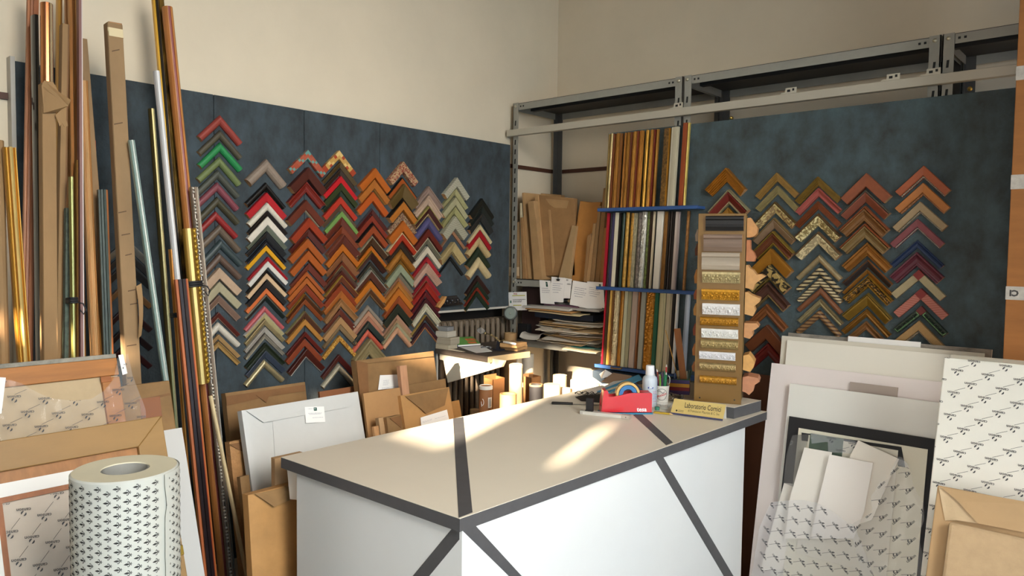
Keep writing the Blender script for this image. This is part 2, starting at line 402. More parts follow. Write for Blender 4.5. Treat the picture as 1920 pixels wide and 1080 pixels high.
def corner_mesh(pf, L, mi=0):
    m = MB(); n = len(pf); vs = []
    for w, h in pf: vs.append((0, -w*S2, h))
    for sg in (1, -1):
        for w, h in pf: vs.append((sg*(L*R2-w*R2), -L*R2-w*R2, h))
    fs = []; ms = []
    for s in (1, 2):
        for i in range(n-1): fs.append([i, i+1, s*n+i+1, s*n+i])
    m.add(vs, fs, 0); m.add([vs[n+i] for i in range(n)], [list(range(n))], 1); m.add([vs[2*n+i] for i in range(n)], [list(range(n))], 1)
    return m
ORD = ['topmost', 'second', 'third', 'fourth', 'fifth', 'sixth', 'seventh', 'eighth', 'ninth', 'tenth', 'eleventh', 'twelfth', 'thirteenth', 'fourteenth',
       'fifteenth', 'sixteenth', 'seventeenth', 'eighteenth', 'nineteenth', 'twentieth', 'twenty-first', 'twenty-second', 'twenty-third', 'twenty-fourth', 'twenty-fifth', 'twenty-sixth', 'twenty-seventh', 'twenty-eighth']
def corner_column(side, col, board, rows, L=.122):
    """rows: (u, v, thickness in photo px, colour, words, options)"""
    pl = PX(PXF+.012) if side == 'L' else PY(PYF-.012)
    for k, row in enumerate(rows):
        u, v, tv, c, words = row[:5]; o = row[5] if len(row) > 5 else {}
        p = at(pl, u, v); q = at(pl, u, v+tv); W = (p.z-q.z)*R2*(1.24 if o.get('p') == 'round' else 1.14)
        if k+1 < len(rows):
            nx = at(pl, rows[k+1][0], rows[k+1][1]); W = min(W, (p.z-nx.z)*R2*.985)
        Hh = o.get('h', min(.03, max(.014, W*.75))); Wt = W
        if side == 'L': fr = Matrix(((0, 0, 1, PXF+.0005), (1, 0, 0, p.y), (0, 1, 0, p.z), (0, 0, 0, 1)))
        else: fr = Matrix(((1, 0, 0, p.x), (0, 0, -1, PYF-.0005), (0, 1, 0, p.z), (0, 0, 0, 1)))
        fr = fr @ Matrix.Rotation(math.radians(o.get('tilt', rnd.uniform(-1.2, 1.2))), 4, 'Z')
        w0 = Wt*.2 if 'edge' in o else 0.; w1 = Wt*.8 if ('lip' in o or 'beads' in o) else Wt
        if o.get('thin_lip'): w1 = Wt*.9
        m0 = o.get('mat') or fin(c); Lk = L*o.get('L', 1)
        body = corner_mesh(prof(o.get('p', 'slope'), w0, w1, Hh), Lk).build('corner_sample', [m0, WOODCUT], frame=fr, bevel=0)
        body.location = fr.translation
        place = '%s from top' % ORD[k] if k else 'topmost'
        tag(body, '%s corner sample, %s, %s, %s' % (words, place, col, board), 'frame corner sample', 'mitred frame corner samples on the blue felt boards')
        I = Matrix.Identity(4)
        def child(mb, nm, ms, lab=None):
            ch = mb.build(nm, ms, frame=I); ch.parent = body; ch.matrix_world = I; ch.matrix_basis = I; ch.matrix_parent_inverse = I
            if lab: ch['label'] = lab
        if 'edge' in o: child(corner_mesh(prof('round', 0, w0, Hh*1.06), Lk), 'outer_edge', [fin(o['edge']), WOODCUT], o.get('edge_label'))
        if 'lip' in o: child(corner_mesh(prof('round', w1, Wt, Hh*.7), Lk), 'inner_lip', [fin(o['lip']), WOODCUT], o.get('lip_label'))
        if 'beads' in o:
            b = MB(); r = (Wt-w1)*.52; wc = (w1+Wt)/2; n = int((Lk-wc)/(2.05*r))
            for sg in (1, -1):
                for i in range(n):
                    a = wc+r+i*2.05*r; b.ball((sg*(a*R2-wc*R2), -a*R2-wc*R2, Hh*.5), r, seg=6)
            child(b, 'beading', [fin(o['beads'])])
            child(corner_mesh(prof('flat', w1, Wt, Hh*.4), Lk), 'inner_lip', [fin(o.get('under', c)), WOODCUT])
        if 'block' in o:                                    # contrasting corner square
            t = Wt*1.02; child(MB().prism([(0, .0008, 0), (t*R2, -t*R2, 0), (0, -t*S2, 0), (-t*R2, -t*R2, 0)], (0, 0, Hh*1.08)), 'corner_block', [fin(o['block'])], 'red corner block')
        if 'key' in o:                                      # meander line raised on the face
            b = MB(); s = Wt*.17; w_ = .0022
            path = [(0, 0), (0, 3), (3, 3), (3, 1), (1.6, 1), (1.6, 2), (1.6, 1), (3, 1), (3, 3), (4, 3), (4, 0)]
            n = int((Lk-Wt*1.3)/(s*4))
            for sg in (1, -1):
                for i in range(n):
                    for (x0, y0), (x1, y1) in zip(path[:-1], path[1:]):
                        a0, c0, a1, c1 = Wt*1.15+(i*4+x0)*s, Wt*.25+y0*s, Wt*1.15+(i*4+x1)*s, Wt*.25+y1*s
                        A = V((sg*(a0*R2-c0*R2), -a0*R2-c0*R2, Hh*.86)); B = V((sg*(a1*R2-c1*R2), -a1*R2-c1*R2, Hh*.86)); d = (B-A).normalized(); nn = V((-d.y, d.x, 0))*w_/2
                        b.prism([A-nn-d*w_/2, B-nn+d*w_/2, B+nn+d*w_/2, A+nn-d*w_/2], (0, 0, .003))
            child(b, 'meander_pattern', [fin(o['key'])], 'pale green meander line')

LB, RB = 'left felt board', 'right felt board'
G = dict
corner_column('L', 'behind the leaning mouldings', LB, [
 (237, 447, 14, '7c7a72m', 'silver grey'), (237, 468, 12, '2c2a28', 'charcoal'), (237, 488, 14, '191818', 'black'), (237, 527, 12, '7a5632', 'tan brown'),
 (237, 572, 12, '34181a', 'dark maroon'), (237, 608, 12, '241414', 'blackish brown'), (237, 642, 12, '3a1616', 'dark oxblood')])
corner_column('L', 'first full column', LB, [
 (413, 216, 15, '9e4238', 'brick red', G(p='round')), (413, 244, 13, '57503f', 'grey olive', G(p='round')), (413, 267, 14, '2c9050', 'bright green', G(p='round')),
 (412, 294, 14, '748250', 'sage green', G(p='round')), (409, 318, 14, '505248', 'dark grey green', G(p='round')), (408, 341.5, 14, '88464f', 'mauve red', G(p='round')),
 (408, 369, 14, '494632', 'dark olive', G(p='round')), (405, 396, 13, '982a28', 'crimson', G(p='round')), (412, 421, 15, '6a5a4a', 'grey brown', G(p='round')),
 (414, 449, 14, '3e4a4c', 'slate grey', G(p='round')), (412, 474.5, 14, '665044', 'cocoa brown', G(p='round')), (410, 502, 18, 'bfa184', 'beige', G(p='flat')),
 (410, 528, 17, 'aca282', 'khaki', G(p='flat')), (410, 553, 14, '826656', 'mauve brown with paler lip', G(lip='a18672')), (410, 585.5, 11, '5a241c', 'red brown with pale lip', G(lip='b39a88m')),
 (410, 604, 13, 'd8cebc', 'cream', G(p='round')), (410, 627, 8, 'b38c5c', 'tan'), (410, 640, 10, 'a8824a', 'golden tan', G(p='scoop'))])
corner_column('L', 'second column', LB, [
 (499, 298, 20, '968475', 'taupe rounded', G(p='round')), (499, 342, 13, '15120f', 'glossy black', G(lip='1b1716', p='round')), (499, 361, 15, 'b81822', 'bright red', G(p='flat')),
 (502, 378.6, 14, 'ded5c1', 'cream rounded', G(p='round')), (502, 395, 9, '1c1412', 'black with red tint', G(lip='2a2020')), (501, 406, 14, 'e4dac9', 'ivory', G(p='flat')),
 (501, 422, 9, '666b5c', 'grey green'), (500, 434.6, 10, '12151a', 'blue black'), (500, 449, 9, '10121a', 'midnight black', G(p='scoop')), (499, 460, 9, 'e0a010', 'golden yellow', G(p='flat')),
 (503, 481.5, 7, 'a51420', 'deep red'), (502, 489.6, 10, 'ddd6cb', 'white', G(p='flat')), (500, 505, 7, '14100e', 'black'), (500, 512.6, 9, 'd6b48e', 'pale beige', G(p='flat')),
 (500, 526.5, 12, '151214', 'black flat', G(p='flat')), (499, 540, 9, 'd46e36', 'orange', G(p='flat')), (499, 553, 9, '16221e', 'dark bottle green', G(edge='98968a', edge_label='pale outer edge')),
 (497, 573.7, 9, 'c05c5e', 'salmon pink', G(p='round')), (497, 585.5, 10, 'bcac7c', 'pale gold with silver edge', G(edge='f0ece4m', edge_label='bright silver outer edge')), (497, 599, 9, 'b8a478m', 'champagne'),
 (497, 613, 9, 'b0a69a', 'silver taupe'), (497, 625, 9, 'beb4a2m', 'pale silver', G(lip='cfc6b4m', edge='8d8474m')), (498, 642.5, 13, '232b1b', 'very dark green', G(p='scoop')),
 (498, 657, 12, '363e4c', 'dark blue grey'), (496, 674, 12, 'c0ae84m', 'champagne gold rounded', G(p='round'))])
corner_column('L', 'third column', LB, [
 (576, 281, 15, 'x', 'red mosaic with teal squares', G(p='flat', mat=pmat('mosaic', '9c4630', 'a2503a', '5f8f86', .011))), (576, 313.6, 20, '4f1e13', 'dark mahogany', G(p='flat')),
 (573, 341, 17, '7a2016', 'mahogany red', G(p='scoop')), (572, 375, 18, '662a17', 'chestnut with cream lip', G(lip='d8c8a8', thin_lip=1, p='flat', lip_label='thin cream lip')),
 (578, 408, 16, '9a3415', 'orange red', G(p='flat')), (578, 430, 11, '531c15', 'oxblood'), (576, 447, 15, 'a8521a', 'orange brown', G(p='flat')), (577, 470, 15, 'aa541a', 'light orange brown', G(p='flat')),
 (579, 494, 11, '682718', 'red brown'), (575, 509, 8, 'a9541f', 'amber', G(p='flat')), (575, 520.5, 10, 'ad5c23', 'honey orange', G(p='flat')), (574, 534, 11, '863218', 'rust with thin lip', G(lip='a06a40', thin_lip=1)),
 (572, 551, 7, '54301a', 'dark brown with gold edge', G(edge='d09a38m')), (572, 561, 8, '86401b', 'cinnamon'), (572, 583, 11, '54311f', 'walnut with pale gold edge', G(edge='c0ac70m')),
 (572, 598, 10, 'b47a34', 'golden tan', G(p='flat')), (573, 622, 9, '6a241b', 'dark cherry', G(lip='4a1814')), (571, 635, 12, '8a3c1e', 'red oak', G(p='flat')), (574, 654, 14, '4c1b11', 'dark chestnut with white lip', G(lip='d8d0c4', thin_lip=1, lip_label='thin white lip'))])
corner_column('L', 'fourth column', LB, [
 (635, 282, 14, 'x', 'red and gold chequered', G(p='flat', mat=pmat('mosaic', '9c3c20', 'b98f4c', 'd0b070', .014))), (638, 303.4, 9, '55401f', 'dark bronze'), (638, 317, 9, '33241a', 'dark umber'),
 (639, 330, 12, 'c81a24', 'scarlet', G(p='flat')), (639, 343, 13, '323a1a', 'forest green', G(p='flat')), (638, 357, 10, '1c2e22', 'black green'), (638, 368.6, 12, 'ba3422', 'vermilion', G(p='flat')),
 (638, 384, 10, '584230', 'dull brown'), (641, 396, 9, '74984e', 'leaf green', G(p='flat')), (640, 407, 13, '642a1b', 'dark rust'), (641, 423.6, 13, '7e361a', 'rust brown'), (643, 438, 16, '5c2317', 'deep mahogany with thin edge', G(edge='8a4a34')),
 (642, 457, 12, 'b66218', 'bright amber', G(p='flat')), (642, 473.5, 13, '87522e', 'light brown wood'), (642, 491, 7, '70301a', 'cherry with olive lip', G(lip='a8a26c', lip_label='olive lip')), (641, 500, 7, '55392e', 'speckled brown'),
 (641, 508, 6, '541f16', 'dark plum'), (641, 516, 11, '64301b', 'brown with bright gold edge', G(edge='e4b450m', edge_label='bright gold outer edge')), (639, 532, 11, '883616', 'orange chestnut', G(p='flat')), (639, 545, 12, 'aa5e22', 'caramel'),
 (639, 560, 13, '966a40', 'grained wood brown', G(p='scoop')), (638, 579, 10, '602819', 'dark cherry red'), (638, 594, 12, 'ac8256', 'tan', G(p='flat')), (638, 609, 9, '8c7250', 'olive tan', G(lip='6a5640')),
 (637, 629, 9, 'x', 'mottled gold', G(p='flat', mat=pmat('speck', '9c6420', 'd6a850', p=.008, metal=.3))), (636, 664.7, 11, '521e1a', 'glossy mahogany'), (636, 682, 11, 'd8cfb4m', 'pale silver rounded', G(p='round'))])
corner_column('L', 'fifth column', LB, [
 (702, 315, 16, 'be621e', 'orange', G(p='flat')), (700, 337, 16, 'b46a2a', 'pine orange with pale lip', G(p='flat', lip='c08a48', thin_lip=1)), (698, 360, 15, 'be561c', 'deep orange', G(p='flat')), (698, 391, 9, '501816', 'burgundy with grey edge', G(edge='7a6a70m')),
 (698, 404, 10, '86301f', 'brick brown', G(p='flat')), (698, 419, 16, '984422', 'rust with black edge', G(p='flat', edge='201c1a')), (697, 443, 13, '42260f', 'dark walnut with cream edge', G(edge='e2d2aam', edge_label='cream outer edge')), (696, 461, 7, 'ba6214', 'amber orange', G(p='flat')),
 (696, 470, 13, '42231a', 'dark brown ridged with gold edge', G(p='ridge', edge='b8903cm')), (695, 491, 9, '2c241c', 'black brown with grey lip', G(lip='93937am')), (695, 506, 14, '52291c', 'brown with white edge', G(edge='efe4d2m', edge_label='bright white outer edge')),
 (694, 526, 12, 'bc6a1b', 'orange', G(p='flat')), (694, 540, 12, '54321b', 'walnut with tan edge', G(edge='9a7a58', lip='8a6a48')), (691, 572, 9, '908272', 'grey taupe', G(p='round')), (691, 583, 8, 'b2866a', 'rose tan', G(p='flat')),
 (691, 593, 7, 'b4785f', 'dusty rose'), (691, 602.6, 12, '303a36', 'dark slate green', G(lip='1c2220')), (690, 617.6, 10, 'c45a44', 'coral', G(p='round')), (691, 635, 26, '92825c', 'wide olive gold', G(p='scoop'))])
corner_column('L', 'sixth column', LB, [
 (754, 303, 17, 'x', 'red with cream floral print', G(p='flat', mat=pmat('speck', '82392a', 'b89a74', p=.012))), (754, 332.5, 11, 'a8521f', 'orange with black edge', G(edge='22201c', p='flat')), (754, 345, 22, '665028', 'dark bronze', G(p='slope')),
 (754, 374, 17, 'ba702a', 'honey', G(p='flat', edge='241c14')), (754, 398.5, 12, 'x', 'dark brown with cream scrolls', G(p='flat', mat=pmat('speck', '502d27', 'a48a68', p=.008))), (754, 414, 17, 'b6601e', 'orange burl', G(p='flat')),
 (753, 436, 13, 'a8321a', 'red with cream edge', G(p='flat', edge='eacc9a', edge_label='cream outer edge')), (752, 453, 11, '30241b', 'black brown', G(p='scoop')), (751, 467, 15, 'bc7c34m', 'golden orange rounded', G(p='round')), (750, 488, 6, '9a6e2cm', 'old gold'),
 (750, 496, 13, '8e9479', 'sage grey', G(p='flat')), (749, 513, 6, '726c5c', 'grey brown'), (748, 520.5, 6, '96684a', 'rose brown'), (748, 528, 9, 'ac7030', 'light amber', G(p='scoop')), (747, 540.7, 12, 'bc6a1f', 'bright orange', G(p='flat')),
 (747, 555.6, 12, '94461f', 'reddish orange', G(p='slope')), (745, 570, 15, '1e261c', 'black green', G(p='flat')), (745, 590, 6, 'b2866c', 'rose tan'), (745, 598.7, 6, 'a48462', 'sand'), (745, 606, 6, '9f9a7a', 'greenish grey'), (746, 613, 10, 'c49270', 'pinkish tan', G(p='round'))])
corner_column('L', 'seventh column', LB, [
 (803, 349, 14, '967e70', 'dusky taupe', G(p='bowl')), (803, 366.7, 15, 'c2a48c', 'pink beige', G(p='bowl')), (803, 386.7, 15, '421717', 'black cherry with gold edge', G(edge='d8ca78m', lip='b89a70', edge_label='gold outer edge')), (803, 407.4, 15, '524e74', 'violet blue', G(p='round')),
 (803, 429.6, 12, '64241b', 'maroon', G(p='flat')), (802, 446, 10, '64604f', 'grey with cream edge', G(edge='d4c4a2')), (801, 462, 11, 'd0c4ac', 'cream', G(p='flat')), (801, 481.5, 8, 'a81e28', 'red'), (800, 494, 15, 'c09a84', 'ridged pink beige', G(p='ridge')),
 (800, 516.7, 9, '941c2a', 'crimson with wood lip', G(lip='8a5a3a')), (800, 529.7, 11, '9e281f', 'tomato red', G(p='scoop')), (799, 547, 8, '66151b', 'wine red'), (799, 559.6, 7, '42121b', 'dark wine'), (799, 569, 13, 'c2ba9e', 'pale grey cream', G(p='bowl')),
 (799, 590, 8, '3c2219', 'dark brown with gold edge', G(edge='d8b460m', edge_label='gold outer edge')), (798, 605, 9, '3e1a22', 'aubergine with copper lip', G(lip='c08050', lip_label='copper lip'))], L=.128)
corner_column('L', 'eighth column', LB, [
 (855, 333, 15, 'x', 'silver and grey striped', G(p='flat', mat=pmat('stripe', 'c6c2ae', '77735f', p=.008))), (854, 353.7, 11, 'aaa474', 'khaki with beaded lip', G(beads='8a8258')), (853, 370, 13, 'b2ac86', 'pale khaki', G(p='flat')), (852, 388, 13, 'aaa46f', 'khaki with dentil lip', G(beads='6e683e')),
 (850, 405.6, 20, 'x', 'wide silver and grey striped', G(p='flat', mat=pmat('stripe', 'bcb8a2', '6d6957', p=.0075))), (849, 432, 5, 'a47656', 'thin copper'), (848, 453.7, 18, 'baa471', 'straw with dentil lip', G(beads='8a744a')), (846, 482, 5, '15191b', 'thin black')])
corner_column('L', 'ninth column', LB, [
 (903, 372, 12, '1d1f1b', 'black green', G(p='flat')), (903, 386, 11, '242925', 'dark green'), (902, 399.6, 13, '2c2d2c', 'charcoal'), (900, 421, 8, 'd2be92', 'cream', G(p='flat')), (899, 431, 11, 'a51622', 'red', G(p='flat')), (897, 443, 14, 'c9ad7a', 'straw rounded', G(p='round')),
 (896, 464, 14, '24301f', 'bottle green', G(p='round')), (897, 482, 15, 'd8c292', 'cream rounded', G(p='round')), (896, 516.7, 10, '301814', 'dark red brown'), (895, 528, 9, '182c1f', 'deep green'), (895, 539, 5, '842c1a', 'rust red'), (895, 546, 8, '1c2d1d', 'blackish green')], L=.125)

# ornate black piece with its raw wood end hung low on the board
oc = at(PX(PXF+.02), 845, 568); ob = thing('corner_sample', 'black carved corner sample with raw wood cut end above the radiator recess', 'frame corner sample', (PXF, oc.y, oc.z))
plo = PX(PXF+.03); MB().prism([at(plo, *q) for q in [(838, 556), (857, 554), (870, 571), (824, 577), (833, 568)]], (-.028, 0, 0)).build('black_moulding', mat('131216', .15, coat=.6), ob, bevel=.003)
MB().prism([at(plo, *q)+V((.001, 0, 0)) for q in [(835, 555.5), (838, 556), (833, 568), (825, 578), (821, 575)]], (-.026, 0, 0)).build('cut_end', mat('b8864c', .7, grain=40, amt=.1), ob, bevel=.001)
b_ = MB()
for u, v in ((838.5, 565), (848, 564), (858, 562.5)): b_.ball(at(plo, u, v), .0085, seg=10, sc=(.8, .7, 1.3))
for u, v in ((844, 568), (853, 567), (834, 569), (863, 566)): b_.ball(at(plo, u, v), .005, seg=8)
b_.build('carving', mat('1a181c', .12, coat=.8), ob, smooth=True)

corner_column('R', 'behind sample tower', RB, [
 (1364, 315, 22, 'b87420m', 'bright gold ridged', G(p='ridge', tilt=-2)), (1368, 355, 24, '74241b', 'red with silver gold edges', G(edge='cfc090m', lip='cfc090m')), (1366, 389, 14, 'b88436m', 'gold')], L=.125)
corner_column('R', 'column beside tower', RB, [
 (1457, 323.6, 14, 'ba9250m', 'gold ridged', G(p='ridge')), (1458, 348, 14, 'b4a472m', 'champagne ridged', G(p='ridge')), (1454, 378, 18, 'x', 'tan with gold flowers', G(p='slope', mat=pmat('leaf', '8f7450', 'd8c488', p=.02, metal=.3), edge='8a6a38m')),
 (1452, 408, 17, '917558', 'taupe with gold edge', G(edge='b89a64m')), (1451, 433, 23, '7a4427', 'red brown with gold edges', G(edge='b89640m', lip='b89640m', p='scoop')), (1448, 466.5, 24, 'a86e1a', 'wide ochre wood', G(p='slope')),
 (1444, 497, 24, 'x', 'black with gold leaf', G(p='flat', mat=pmat('leaf', '1c160e', 'b09458', p=.03), lip='b89650m')), (1442, 529, 24, '58362a', 'brown with gold lip', G(lip='b0905cm', p='scoop')), (1438, 570, 18, '884e25', 'light mahogany', G(p='bowl')),
 (1440, 609, 23, '6a3515', 'wide dark orange brown', G(p='flat')), (1441, 643, 20, '741f17', 'mahogany red', G(p='bowl'))])
corner_column('R', 'third column', RB, [
 (1534, 331, 15, '947432m', 'dark gold ridged', G(p='ridge')), (1535, 352, 14, 'ac554a', 'coral red', G(p='scoop')), (1534, 377, 13, '96512fm', 'copper ridged', G(p='ridge')), (1535, 400, 20, 'x', 'gold with leaf ornament', G(p='slope', mat=pmat('leaf', '8c784a', 'e8d8a0', p=.016, metal=.3), edge='6a4a2a')),
 (1535, 434, 20, 'x', 'taupe with pale leaf ornament', G(p='slope', mat=pmat('leaf', '90805f', 'cdbb90', p=.024), edge='7a5a38')), (1536, 477, 12, 'b8a47cm', 'silvery tan', G(p='round')), (1536, 500, 12, 'x', 'black and cream twisted', G(p='round', mat=pmat('twist', '1d1710', 'b8a57c', p=.022))),
 (1537, 520, 12, 'x', 'cream and brown twisted', G(p='round', mat=pmat('twist', '3a2a18', 'c8b78e', p=.017))), (1538, 539, 11, '865436', 'plain brown', G(p='round')), (1538, 560, 12, 'a89a72m', 'antique silver', G(p='bowl')), (1536, 581, 13, 'x', 'brown twisted', G(p='round', mat=pmat('twist', '4a2e1c', '94724a', p=.02)))])
corner_column('R', 'fourth column', RB, [
 (1626, 325, 22, '965235', 'terracotta brown', G(p='flat')), (1624, 356, 20, '86462f', 'red with dark edge', G(edge='686253', p='slope')), (1623, 386, 25, '855a30', 'bronze with rust edge', G(p='scoop', edge='96502c')), (1623, 418.6, 24, '886c40', 'bronze green with rust edge', G(p='scoop', edge='96502c')),
 (1627, 454, 22, 'a26a2cm', 'old gold ridged', G(p='bowl')), (1627, 487, 12, '2d1d17', 'black with orange edge', G(edge='985c2b')), (1626, 505, 7, 'aa7430m', 'orange gold'), (1629, 516, 20, 'x', 'black and gold tortoiseshell', G(p='bowl', mat=pmat('speck', '20160c', 'a07430', p=.012), edge='b4862fm', lip='b4862fm')),
 (1628, 549, 21, '98742am', 'olive gold', G(p='slope', edge='a8883cm')), (1625, 579, 13, '946424m', 'bronze brown', G(p='bowl')), (1624, 602, 14, '84582d', 'brown', G(p='scoop'))])
corner_column('R', 'rightmost column', RB, [
 (1733, 311, 20, 'aa5630', 'terracotta with silver beaded lip', G(p='flat', beads='b8b09a')), (1732, 343, 20, 'bc7334', 'light orange with pink beaded lip', G(p='flat', beads='b8805a')), (1726, 378, 19, 'a88e68', 'tan with silver beaded lip', G(p='flat', beads='a8a494')),
 (1721, 410, 17, '864346', 'mauve red with white beaded lip', G(p='flat', beads='c4b8a8')), (1720, 450, 13, '1f3152', 'navy blue', G(p='scoop')), (1720, 472.5, 23, '622834', 'maroon', G(p='scoop')), (1724, 506, 17, 'ac9b74', 'grey tan with red corner', G(p='flat', block='84201a')),
 (1728, 541, 18, 'x', 'striped rose with red corner', G(p='flat', block='84201a', mat=pmat('stripe', 'a86456', '94503f', p=.01))), (1728, 574, 15, '1f2e1e', 'dark green meander with red corner', G(p='flat', block='6c1c14', key='7cae6a')), (1724, 601, 20, 'b28a55', 'tan with beaded lip', G(p='flat', beads='a89c88'))])
# ------------------------------------------------------------------ long mouldings leaning in the left corner
PK = {'flat': [(0, 0), (0, .9), (.04, 1), (.96, 1), (1, .9), (1, 0)],
      'round': [(0, 0), (0, .35), (.08, .66), (.25, .92), (.5, 1), (.75, .92), (.92, .66), (1, .35), (1, 0)],
      'ridge': [(0, 0), (0, .6), (.08, .75), (.16, .7), (.2, .5), (.3, .55), (.36, .9), (.5, 1), (.64, .9), (.7, .6), (.76, .55), (.84, .75), (.92, .75), (1, .5), (1, 0)],
      'step': [(0, 0), (0, .5), (.2, .52), (.22, .75), (.45, .78), (.47, 1), (.78, 1), (.8, .8), (1, .78), (1, 0)],
      'lines': [(0, 0), (0, .8), (.1, 1), (.2, .8), (.3, 1), (.4, .8), (.5, 1), (.6, .8), (.7, 1), (.8, .8), (.9, 1), (1, .8), (1, 0)]}
def pole_mesh(A, B, nrm, W, th, kind, bands):
    d = (B-A).normalized(); s = d.cross(nrm).normalized(); n = s.cross(d).normalized()
    if n.dot(nrm) < 0: n = -n
    P = PK[kind]; m = MB(); k = len(P)
    # insert band boundaries
    Q = []
    cuts = [b[0] for b in bands[:-1]]
    for (w0, h0), (w1, h1) in zip(P[:-1], P[1:]):
        Q.append((w0, h0))
        for c in cuts:
            if w0 < c < w1: Q.append((c, h0+(h1-h0)*(c-w0)/(w1-w0)))
    Q.append(P[-1]); k = len(Q)
    vs = [A+s*(W*(w-.5))+n*(th*(h-1)) for w, h in Q]+[B+s*(W*(w-.5))+n*(th*(h-1)) for w, h in Q]
    m.v = vs
    for i in range(k-1):
        mid = (Q[i][0]+Q[i+1][0])/2; mi = next(j for j, b in enumerate(bands) if mid <= b[0]+1e-6)
        m.f.append([i, i+1, k+i+1, k+i]); m.m.append(mi)
    m.f.append([0, k, 2*k-1, k-1]); m.m.append(0)
    m.f += [list(range(k)), list(range(2*k-1, k-1, -1))]; m.m += [len(bands)]*2
    return m, d, s, n
def pole_line(pl, top, bot, floor=True):
    B = at(pl, *top); A = at(pl, *bot)
    if floor: A = B+(A-B)*((B.z-.003)/(B.z-A.z))
    return A, B
GROUP_P = 'lengths of frame moulding leaning against the left wall'
def tall(k): return leanX(-2.345+.037*k, -.085)
def pole(label, top, bot, wpx, k, bands, kind='flat', th=.026, floor=True, name='moulding_length', end=None, cat='frame moulding', parent=None, pname=None):
    pl = tall(k); A, B = pole_line(pl, top, bot, floor); mid = ((top[0]+bot[0])/2, (top[1]+bot[1])/2)
    W = (at(pl, mid[0]+wpx/2, mid[1])-at(pl, mid[0]-wpx/2, mid[1])).length*.93
    m, d, s, n = pole_mesh(A, B, pl[1], W, th, kind, bands)
    o = m.build(pname or name, [b[1] for b in bands]+[end or WOODCUT], parent)
    if parent is None: tag(o, label, cat, GROUP_P if cat == 'frame moulding' else None)
    return o, (A, B, d, s, n, W)
def g(h, grain=(40, 40, 5), metal=.55, rough=.33): return mat(h, rough, metal, grain=grain, amt=.2)
def wd_(h): return mat(h, .5, grain=(45, 45, 3), amt=.16)
kp = mat('94734c', .8, grain=(8, 8, 3), amt=.12, bump=.3, bscale=(30, 30, 12))
def tie(o_info, z, label, r=.003, extra=.012):
    A, B, d, s, n, W = o_info; t = (z-A.z)/(B.z-A.z); c = A+(B-A)*t; th = .03
    loops = []
    for q in range(3):
        cc = c+d*(q*r*2.0)
        loops.append([cc+s*(W/2+r), cc+s*(W/2+r)+n*r, cc-s*(W/2+r)+n*r, cc-s*(W/2+r), cc-s*(W/2+r)-n*(th+r), cc+s*(W/2+r)-n*(th+r)])
    m = MB()
    for l in loops: m.tube(l, r, 8, closed=True)
    e = c+s*(W/2+r)+n*r
    m.tube([e, e+s*.012+n*.006-d*.004, e+s*.02+n*.004-d*.02, e+s*.014+n*.003-d*.034, e+s*.004+n*.002-d*.02], r*.7, 8)
    tag(m.build('rubber_tie', mat('1b1b1e', .6), smooth=True), label, 'rubber band')

pole('paper wrapped moulding with clear tape cut off at the left picture edge', (-1, 262), (10, 690), 26, 4, [(1, kp)], 'round')
bA = pole('short bright gold ridged moulding near the left picture edge', (21, 275), (49, 678), 26, 5, [(.2, g('a8782c')), (.36, g('c89a44')), (.66, g('e0c078')), (1, g('b88634'))], 'ridge')
pole('tall orange brown moulding left of the copper one', (65, -30), (53, 680), 21, 1, [(.3, wd_('a06030')), (1, wd_('8a4e24'))], 'step')
pole('glossy black moulding with a thin highlight beside orange brown one', (69, 27), (79, 680), 14, 3, [(1, mat('15120f', .12, coat=.5))], 'round')
# copper moulding wrapped in kraft paper
pl = tall(4); A, B = pole_line(pl, (90, 4), (95, 680))
ct = thing('wrapped_moulding', 'shiny copper bronze moulding sticking out of its kraft paper wrapping', 'frame moulding', A)
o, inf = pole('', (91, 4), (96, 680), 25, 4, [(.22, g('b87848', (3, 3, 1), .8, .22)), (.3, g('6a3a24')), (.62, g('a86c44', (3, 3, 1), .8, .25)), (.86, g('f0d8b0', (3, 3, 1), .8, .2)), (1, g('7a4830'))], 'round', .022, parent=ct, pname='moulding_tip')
pole('', (92, 157), (96, 680), 29, 4.12, [(1, kp)], 'flat', .032, parent=ct, pname='paper_wrap')
f = MB(); pf = [at(off(pl, .012), *q) for q in [(78, 160), (83, 151), (100, 154), (109, 171), (126, 190), (121, 201), (104, 211), (82, 212)]]
pf[4] += V((.03, 0, 0)); pf[5] += V((.03, 0, 0)); f.prism(pf, (-.0012, 0, 0)); f.build('paper_flap', kp, ct)
f = MB(); f.prism([at(off(pl, .02), *q) for q in [(104, 216), (117, 203), (128, 236), (121, 238), (116, 230), (112, 237)]], (-.0012, 0, 0)); f.build('paper_flap', kp, ct)
pole('narrow antique gold moulding behind the copper one', (115, -30), (110, 680), 10, 1, [(.4, g('b88a3c')), (1, g('8a5c28'))], 'round')
pole('flat length wrapped in kraft paper right of the copper moulding', (124, 45), (113, 680), 15, 2, [(.75, kp), (1, KRAFT_D)], 'flat')
for i, (a, b, c) in enumerate([(126, 128, 'b88450'), (132, 136, 'c49058'), (138, 145, 'ae7640')]):
    pole(['thin raw wood strip nearest the kraft wrapped length', 'thin raw wood strip in the middle of the fanned strips', 'thin raw wood strip beside the golden one'][i], (a, -30), (b+6, 680), 6.5, [0, 1.9, 1][i], [(1, wd_(c))], 'lines', .014)
pole('narrow golden wood strip behind the mauve one', (146, -30), (160, 680), 8, .2, [(.5, wd_('c89a4c')), (1, wd_('a06c34'))], 'round', .018)
pole('narrow mauve strip with one white edge, reaching above the picture', (151, -30), (155, 680), 8, 3, [(.7, mat('7c5650', .45)), (1, mat('c8bcb4', .4))], 'flat', .02)
pole('pale ribbed wood moulding fanning out right of the mauve strip', (158, 150), (182, 680), 17, 2, [(.35, wd_('c49664')), (.7, wd_('d0a878')), (1, wd_('b4814c'))], 'lines', .022)
